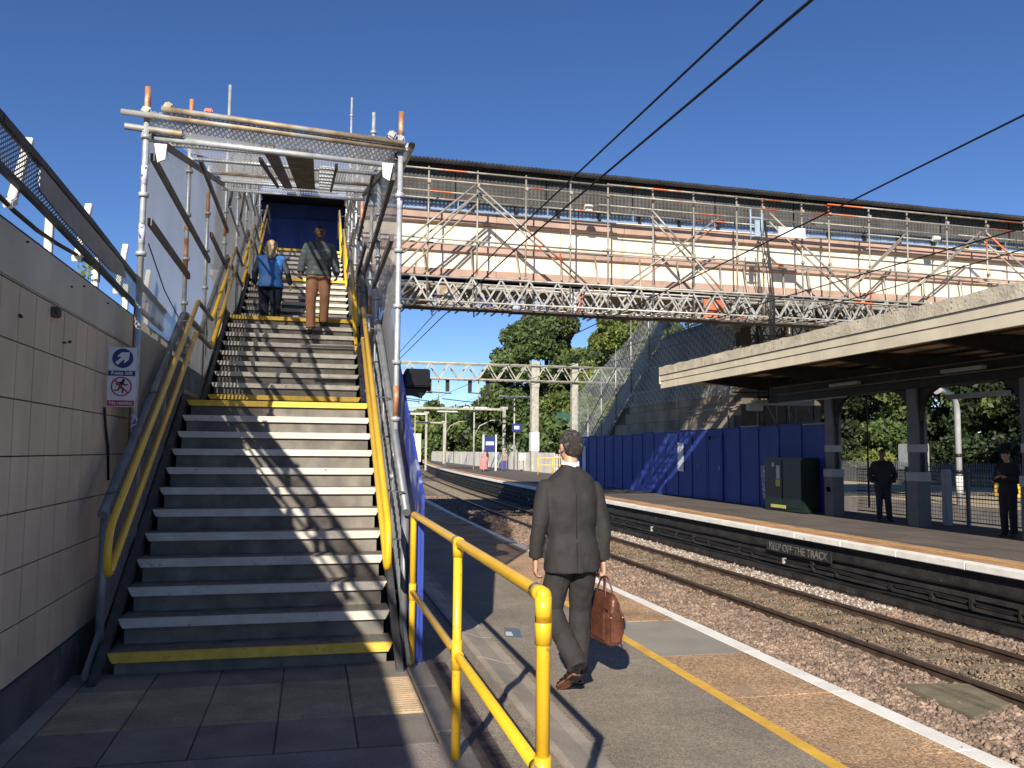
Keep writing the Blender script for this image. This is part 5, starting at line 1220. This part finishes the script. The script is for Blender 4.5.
def person(label, loc, rotz, J, tops, legsm, shoem, skin, hairm, vox=.010, hair='short', head=(0, 0, 0), hc=None, bodyw=1.0, wide=1.0, s=1.0):
    t = thing('person', label, 'person', loc, rotz=rotz); t.scale = (s * wide, s * wide, s)
    j = dict(J); V = lambda k: Vector(j[k])
    b = MB(); pel, che, nk, hd = V('pelvis'), V('chest'), V('neck'), V('head')
    # continuous body
    loft(b, [(pel + Vector((0, 0, -.06)), .13, .09), (pel, .155, .10), (pel.lerp(che, .4), .130, .088), (che, .155, .10), (che + Vector((0, 0, .12)), .15, .085), (nk + Vector((0, -.01, -.05)), .08, .06), (nk, .052, .055), (nk + (hd - nk) * .6, .048, .054)], 18)
    HM = headpiece(b, hd, *head[:2], s=head[2] if len(head) > 2 and head[2] else 1.0)
    for sd_ in ('L', 'R'):
        sx = -1 if sd_ == 'L' else 1
        sh, el, wr = V('sh' + sd_), V('el' + sd_), V('wr' + sd_); limb(b, [sh, el, wr], [.044, .037, .025]); hd_ = j.get('hd' + sd_, tuple(wr - el)); hand(b, wr + Vector(hd_).normalized() * .012, hd_, sx, curl=j.get('curl' + sd_, .45), grip=j.get('grip' + sd_, False))
        hp, kn, an = V('hip' + sd_), V('kn' + sd_), V('an' + sd_); limb(b, [hp, kn, kn.lerp(an, .35), kn.lerp(an, .9)], [.075, .052, .050, .032])
        toe = V('toe' + sd_); pass
    bo = fuse(b, 'body', skin, .0055 if vox < .011 else .010, t, 3)
    # trousers
    q = MB()
    if legsm:
        loft(q, [(pel + Vector((0, 0, -.10)), .150 * bodyw, .105 * bodyw), (pel + Vector((0, 0, -.02)), .170 * bodyw, .115 * bodyw), (pel + Vector((0, 0, .09)), .150 * bodyw, .105 * bodyw)], 20)
        for sd_ in ('L', 'R'):
            hp, kn, an = V('hip' + sd_), V('kn' + sd_), V('an' + sd_); ext = (an - kn).normalized()
            limb(q, [hp, hp.lerp(kn, .5), kn, kn.lerp(an, .5), an + ext * .025], [.100 * bodyw, .094 * bodyw, .080, .074, .072], 14, (1, 0))
        fuse(q, 'trousers', legsm, vox, t, 3, .011 if vox < .01 else .004, 9, .7)
    # shoes
    for sd_ in ('L', 'R'):
        an, toe = V('an' + sd_), V('toe' + sd_); d = (toe - an); d2 = j.get('sole' + sd_); q = MB()
        up = Vector(d2) if d2 else Vector((0, 0, 1)); fwd = (toe - an) - up * (toe - an).dot(up); fwd.normalize(); sw = fwd.cross(up)
        base = toe - up * .006 - fwd * .20
        for f_, w_, h_ in ((0, .034, .055), (.05, .036, .05), (.10, .038, .034), (.15, .046, .026), (.20, .042, .022), (.235, .028, .018)):
            q.sphere(base + fwd * (f_ + .02) + up * (h_ * .55), 1, 12, 8, sc=(1, 1, 1)); k = len(q.v) - 12 * 9
            for i in range(k, len(q.v)):
                v = Vector(q.v[i]) - (base + fwd * (f_ + .02) + up * (h_ * .55)); a, c, e = v.dot(sw), v.dot(fwd), v.dot(up); v = sw * a * w_ + fwd * c * .042 + up * e * h_ * .9; q.v[i] = tuple(v + base + fwd * (f_ + .02) + up * (h_ * .55))
        limb(q, [base + fwd * .045 + up * .045, an, an + (V('kn' + sd_) - an).normalized() * .07], [.038, .042, .044], 12)
        so = fuse(q, 'shoe', shoem, .006, t, 2)
        q = MB(); pr = [(-.030, -.005), (-.034, .05), (-.032, .11), (-.042, .17), (-.040, .22), (-.02, .262), (.02, .262), (.040, .22), (.042, .17), (.030, .11), (.034, .05), (.030, -.005)]
        n_ = len(pr); vs = [base + sw * a + fwd * c + up * e for e in (-.014, -.001) for a, c in pr]
        q.add(vs, [tuple(range(n_))[::-1], tuple(range(n_, 2 * n_))] + [(i, (i + 1) % n_, n_ + (i + 1) % n_, n_ + i) for i in range(n_)]); so_ = q.build('sole', mat('tan_sole', (.30, .11, .06), .5, spot=((.05, .04, .035), .5, 14, .1)) if j.get('tan') else BLACK, None); so_.parent = so; so_.location = so_.location
        q = MB(); vs = [base + sw * a + fwd * c + up * e for e in (-.032, -.0145) for a, c in pr[:2] + pr[-2:]]
        q.add(vs, [(3, 2, 1, 0), (4, 5, 6, 7), (0, 1, 5, 4), (1, 2, 6, 5), (2, 3, 7, 6), (3, 0, 4, 7)]); h_ = q.build('heel', BLACK, None); h_.parent = so
    # tops: list of (name, material, spec)
    for nm, m_, sp in tops:
        q = MB(); g_ = sp.get('g', 0.0); hem = sp.get('hem', -.10); fl_ = sp.get('flare', 0.0); slv = sp.get('sleeve', 1.0)
        ax = (nk - pel); 
        rings = [(pel + Vector((0, -.005, hem)), .185 + g_ + fl_, .128 + g_ + fl_), (pel + Vector((0, -.003, .0)), .182 + g_ + fl_ * .6, .128 + g_ + fl_ * .5), (pel.lerp(che, .38), .166 + g_, .118 + g_), (pel.lerp(che, .75), .180 + g_, .126 + g_), (che + Vector((0, 0, .04)), .195 + g_, .128 + g_), (che + Vector((0, -.004, .11)), .186 + g_, .110 + g_), (nk + Vector((0, -.012, -.075)), .145 + g_, .082 + g_), (nk + Vector((0, -.012, -.04)), .104 + g_, .072 + g_), (nk + Vector((0, -.012, -.012)), .072 + g_, .064 + g_), (nk + Vector((0, -.008, sp.get('collar', .012))), .060 + g_, .060 + g_)]
        loft(q, rings, 26, 2.4)
        for sd_ in ('L', 'R'):
            sx = -1 if sd_ == 'L' else 1
            sh, el, wr = V('sh' + sd_), V('el' + sd_), V('wr' + sd_)
            inn = Vector((che.x + sx * .06, che.y - .004, sh.z + .01))
            limb(q, [inn, sh + Vector((0, 0, -.004))], [.060 + g_, .058 + g_], 12)
            if slv > 0: e2 = el.lerp(wr, slv) if slv <= 1 else wr; limb(q, [sh, sh.lerp(el, .5), el, e2], [.060 + g_, .058 + g_, .050 + g_, .043 + g_], 14, (1, 0))
        fuse(q, nm, m_, vox, t, 4, sp.get('wr', .006), sp.get('wf', 8), sp.get('wz', .7))
    # face details
    def hp_(x, y, z): return HM @ Vector((x, y, z))
    for sx in (-1, 1):
        q = MB(); q.sphere(hp_(sx * .031, .077, .012), .0105, 8, 6); q.build('eye', mat('eye_dark', (.02, .015, .012), .25), None).parent = t
    q = MB(); q.bar(hp_(-.022, .0905, -.056), hp_(.022, .0905, -.056), .004, .004); q.build('mouth', mat('lips', (.25, .09, .07), .5), None).parent = t
    # hair
    q = MB(); hq = MB()
    if hair in ('short', 'long', 'cap'):
        hq.sphere((0, -.014, .040), .1, 20, 14, sc=(.815, 1.0, .93)); 
        if hair != 'cap': hq.sphere((0, -.040, .002), .1, 16, 12, sc=(.76, .68, .80)); hq.sphere((0, -.050, -.035), .06, 14, 10, sc=(.95, .62, .72))
        if hair == 'long':
            hq.sphere((0, -.03, .02), .105, 14, 10, sc=(.92, .9, 1.0)); hq.sphere((0, -.06, -.05), .095, 14, 10, sc=(1.1, .62, 1.1)); hq.sphere((.01, -.10, -.14), .08, 14, 10, sc=(1.15, .5, 1.1)); hq.sphere((0, -.13, -.22), .06, 12, 8, sc=(1.2, .55, 1.2)); hq.sphere((-.055, -.03, -.07), .04, 10, 8, sc=(.8, .8, 1.6)); hq.sphere((.06, -.03, -.06), .04, 10, 8, sc=(.7, .8, 1.5))
        q.add([HM @ Vector(v) for v in hq.v], hq.f, 0, True)
        ho = fuse(q, 'hair' if hair != 'cap' else 'cap', hairm, .006, t, 2, .003, 45)
        # cut the hair away from the face
        bm = bmesh.new(); bm.from_mesh(ho.data); Mi = HM.inverted(); kill = []
        for v in bm.verts:
            p = Mi @ v.co
            if (p.y > .052 and p.z < .068) or (p.y > .012 and p.z < .030) or (p.y > -.022 and p.z < -.012 and hair != 'long'): kill.append(v)
        bmesh.ops.delete(bm, geom=kill, context='VERTS'); bm.to_mesh(ho.data); bm.free()
    return t, HM
STAND = dict(pelvis=(0, 0, .95), chest=(0, 0, 1.27), neck=(0, -.005, 1.50), head=(0, .015, 1.665), shL=(-.175, 0, 1.42), shR=(.175, 0, 1.42), elL=(-.225, -.02, 1.13), elR=(.225, -.02, 1.13), wrL=(-.23, .03, .88), wrR=(.23, .03, .88),
             hipL=(-.085, 0, .92), hipR=(.085, 0, .92), knL=(-.09, .02, .50), knR=(.09, .02, .50), anL=(-.09, -.01, .09), anR=(.09, -.01, .09), toeL=(-.10, .15, .035), toeR=(.10, .15, .035))
def pose(**k): d = dict(STAND); d.update(k); return d

SUIT = mat('charcoal_suit', (.023, .020, .021), .8, 0, .18, 5, bump=.75, bscale=9); SUITT = mat('charcoal_trousers', (.026, .023, .024), .85, 0, .1, 3, bump=.75, bscale=10)
SHOEB = mat('black_shoe', (.010, .009, .009), .22, 0, .1, 8, coat=.4)
man, HM = person('man in a dark suit seen from behind, walking along the platform with a brown bag', (1.82, 5.87, ZP), 0,
    pose(pelvis=(-.005, .0, .955), chest=(-.005, .03, 1.275), neck=(.0, .035, 1.545), head=(.01, .068, 1.678), shL=(-.185, .03, 1.385), shR=(.180, .03, 1.38), elL=(-.245, -.03, 1.15), elR=(.235, .0, 1.13), wrL=(-.262, .02, .905), wrR=(.240, .02, .885),
         hdL=(-.01, .10, -.9), hdR=(0.02, .0, -1), curlR=.95, gripR=True, curlL=.5, knL=(-.13, .06, .52), anL=(-.035, -.24, .215), toeL=(-.085, -.09, .055), soleL=(.10, .57, .81), anR=(.075, .08, .10), knR=(.095, .10, .52), toeR=(.095, .24, .035), tan=True),
    [('jacket', SUIT, dict(g=.008, hem=-.145, flare=.006, sleeve=1.0, wr=.013, wf=6.5, wz=.75))],
    SUITT, SHOEB, SKINP, HAIRG, .009, 'short', head=(R_(14), R_(-10), 1.02))
q = MB(); c_ = Vector((1.82, 5.87 + .035, ZP + 1.565))
for k in range(24):
    a0, a1 = k / 24 * 2 * pi, (k + 1) / 24 * 2 * pi
    f_ = lambda a, r, z: c_ + Vector((cos(a) * r, -.006 + sin(a) * r * 1.06, z + .012 * sin(a)))
    q.add([f_(a0, .066, -.03), f_(a1, .066, -.03), f_(a1, .059, .022), f_(a0, .059, .022), f_(a0, .060, -.03), f_(a1, .060, -.03), f_(a1, .055, .022), f_(a0, .055, .022)], [(0, 1, 2, 3), (4, 7, 6, 5), (3, 2, 6, 7)], 0, True)
q.build('shirt_collar', mat('shirt_white', (.72, .72, .74), .7, var=.03), man)
# seam, vent and cuff buttons of the jacket
q = MB(); q.tube([(1.815, 5.87 - .118, ZP + 1.36), (1.815, 5.87 - .128, ZP + 1.20), (1.815, 5.87 - .131, ZP + 1.05)], .0022, 5); q.bar((1.815, 5.87 - .139, ZP + 1.02), (1.816, 5.87 - .148, ZP + .815), .003, .006)
q.build('back_seam', mat('seam_dark', (.015, .013, .012), .9), man)
# brown leather bag
LEA = mat('brown_leather', (.105, .038, .022), .38, 0, .25, 9, bump=.35, bscale=38, coat=.25, spot=((.10, .03, .015), .6, 8, .15)); LEAD = mat('dark_leather_trim', (.10, .03, .016), .4, 0, .2, 9)
bg_ = thing('leather_bag', 'shiny brown leather briefcase hanging from the right hand of the man in the suit', 'bag', (2.075, 5.89, ZP + .305)); bg_.rotation_euler.z = R_(6)
bq = MB(); hw, hl = .064, .185
rings = []
for z, a, l in ((0, .052, .165), (.012, .064, .183), (.10, .070, .190), (.20, .066, .187), (.28, .052, .182), (.325, .034, .170), (.345, .018, .155)):
    rings.append((Vector((0, 0, z)), a, l))
loft(bq, rings, 28, 3.4); fuse(bq, 'bag_body', LEA, .008, bg_, 3, .004, 14)
def lo_(mb, nm, m): o = mb.build(nm, m, None); o.parent = bg_; return o
lo_(MB().cbox((0, -.178, .13), (.085, .030, .20)), 'end_pocket', LEA)
for x in (-.060, .060): lo_(MB().cbox((x * 1.12, .0, .13), (.016, .26, .18)), 'side_pocket', LEA)
for x in (-.03, .03): lo_(T(bend([(x, -.075, .25), (x * .9, -.07, .36), (x * .3, -.03, .455), (x * .3, .03, .455), (x * .9, .07, .36), (x, .075, .25)], .04), .0065, 8), 'handle', LEAD)
lo_(T([(0, -.16, .348), (0, 0, .352), (0, .16, .348)], .005, 6), 'zip', LEAD)
lo_(T(bend([(.02, -.18, .30), (.03, -.205, .22), (.05, -.20, .10), (.02, -.19, .02)], .03), .006, 6), 'strap', LEAD)
for s_ in ((-.045, -.196, .20), (.045, -.196, .20)): lo_(MB().sphere(s_, .008, 8, 6), 'stud', mat('brass', (.5, .42, .3), .3, .8))
lo_(MB().cbox((-.052, -.10, .245), (.006, .12, .018), Matrix.Rotation(.1, 3, 'X')), 'tag', BLACK)

DEN = mat('dark_jeans', (.016, .020, .038), .8, 0, .15, 6)
wv = mat('blue_vest', (.035, .15, .42), .6, 0, .12, 6); NAV = mat('navy_sleeve', (.02, .025, .045), .7, 0, .15, 6)
zl = flights[1][-1][1]
person('woman with long blonde hair in a bright blue waistcoat climbing the stairs', (-.80, 15.6, zl), 0,
    pose(pelvis=(0, 0, .93), knL=(-.10, .18, .56), anL=(-.09, .12, .22), toeL=(-.10, .28, .17), elL=(-.25, -.03, 1.14), wrL=(-.25, .08, .92), elR=(.26, -.05, 1.14), wrR=(.30, .10, .96)),
    [('jumper', NAV, dict(g=-.004, hem=-.05)), ('waistcoat', wv, dict(g=.014, hem=-.10, flare=.012, sleeve=0))], DEN, SHOEB, SKINP, HAIRB, .012, 'long', head=(0, R_(-4), 1.0), s=.91, wide=1.22, bodyw=1.1)
m2_, HM2 = person('man in a grey green jacket and tan trousers walking down the stairs', (.03, 13.62, flights[1][-2][1]), pi,
    pose(pelvis=(0, 0, .94), chest=(0, .03, 1.26), head=(.0, .055, 1.655), knL=(-.10, .13, .52), anL=(-.09, .05, .10), toeL=(-.10, .22, .04), knR=(.11, .22, .42), anR=(.10, .25, -.05), toeR=(.11, .42, -.14), hipR=(.085, .0, .90), elL=(-.255, -.03, 1.14), wrL=(-.27, .10, .92), elR=(.255, -.06, 1.14), wrR=(.275, .06, .93)),
    [('jacket', mat('grey_green_jacket', (.10, .125, .13), .8, 0, .2, 8, spot=((.20, .24, .26), .55, 14, .1)), dict(g=.012, hem=-.06, flare=.01))], mat('tan_trousers', (.30, .145, .075), .8, 0, .1, 6), mat('grey_trainer', (.16, .13, .11), .6), SKIND, HAIRK, .012, 'short', head=(0, R_(-12), 1.0), s=.90, wide=1.12, bodyw=1.05)
st_ = MB(); st_.prism([(.155, 1.455), (.075, 1.455), (-.10, .98), (-.02, .98)], 'y', .142, .156); o = st_.build('shoulder_strap', mat('dark_strap', (.012, .014, .025), .7), None); o.parent = m2_
o = MB().tube([(-.06, .14, .0), (.06, .14, .0)], .0001, 4).build('x', BLACK) if False else None
DKC = mat('black_coat', (.02, .02, .024), .85, 0, .1, 5)
person('person in dark clothes standing by the mesh fence under the canopy', (13.95, 18.75, ZP), R_(150),
    pose(elL=(-.30, -.06, 1.14), wrL=(-.22, .08, .98), elR=(.30, -.06, 1.14), wrR=(.22, .08, .98), knL=(-.11, .03, .5), anL=(-.14, 0, .09), toeL=(-.17, .15, .035)), [('coat', DKC, dict(g=.02, hem=-.12))], DKC, SHOEB, SKIND, HAIRK, .016, 'short')
person('person in a dark top looking at a phone at the right edge under the canopy', (14.0, 14.85, ZP), R_(110),
    pose(head=(0, .05, 1.655), elL=(-.22, .04, 1.14), wrL=(-.10, .27, 1.22), elR=(.22, .04, 1.14), wrR=(.08, .27, 1.2), hdL=(.3, .6, .2), hdR=(-.3, .6, .2)), [('top', DKC, dict(g=.01, hem=-.08))], DKC, SHOEB, SKINP, HAIRK, .016, 'short', head=(0, R_(-24)))
phn = MB().cbox((13.72, 14.77, ZP + 1.26), (.02, .075, .14)).build('phone', BLACK); tag(phn, 'black phone held by the person at the right edge', 'phone')
PINK = mat('pink_dress', (.60, .22, .22), .8, 0, .1, 4); TAN2 = mat('tan_top', (.30, .24, .17), .8); PURP = mat('purple_trousers', (.07, .05, .30), .8); GREYJ = mat('pale_top', (.42, .42, .42), .8)
for lb, x, y, rz, tp, lg, hr_, fl2 in (('person in a long pink dress waiting beside the name sign', 14.0, 70, 2.2, PINK, None, HAIRG, .16), ('person in a pale top beside the pink dress', 14.9, 73, 1.2, GREYJ, GREYJ, HAIRK, .0),
                         ('person in a tan top and purple trousers right of the name sign', 16.0, 71, 2.6, TAN2, PURP, HAIRG, .0), ('person in white right of the purple trousers near the fence', 18.0, 73, .6, WHITE, GREYJ, HAIRK, .0)):
    person(lb, (x, y, ZP), rz, STAND, [('dress' if fl2 else 'top', tp, dict(g=.02, hem=-.78 if fl2 else -.1, flare=fl2, wr=.01))], lg, SHOEB, SKINP, hr_, .03)
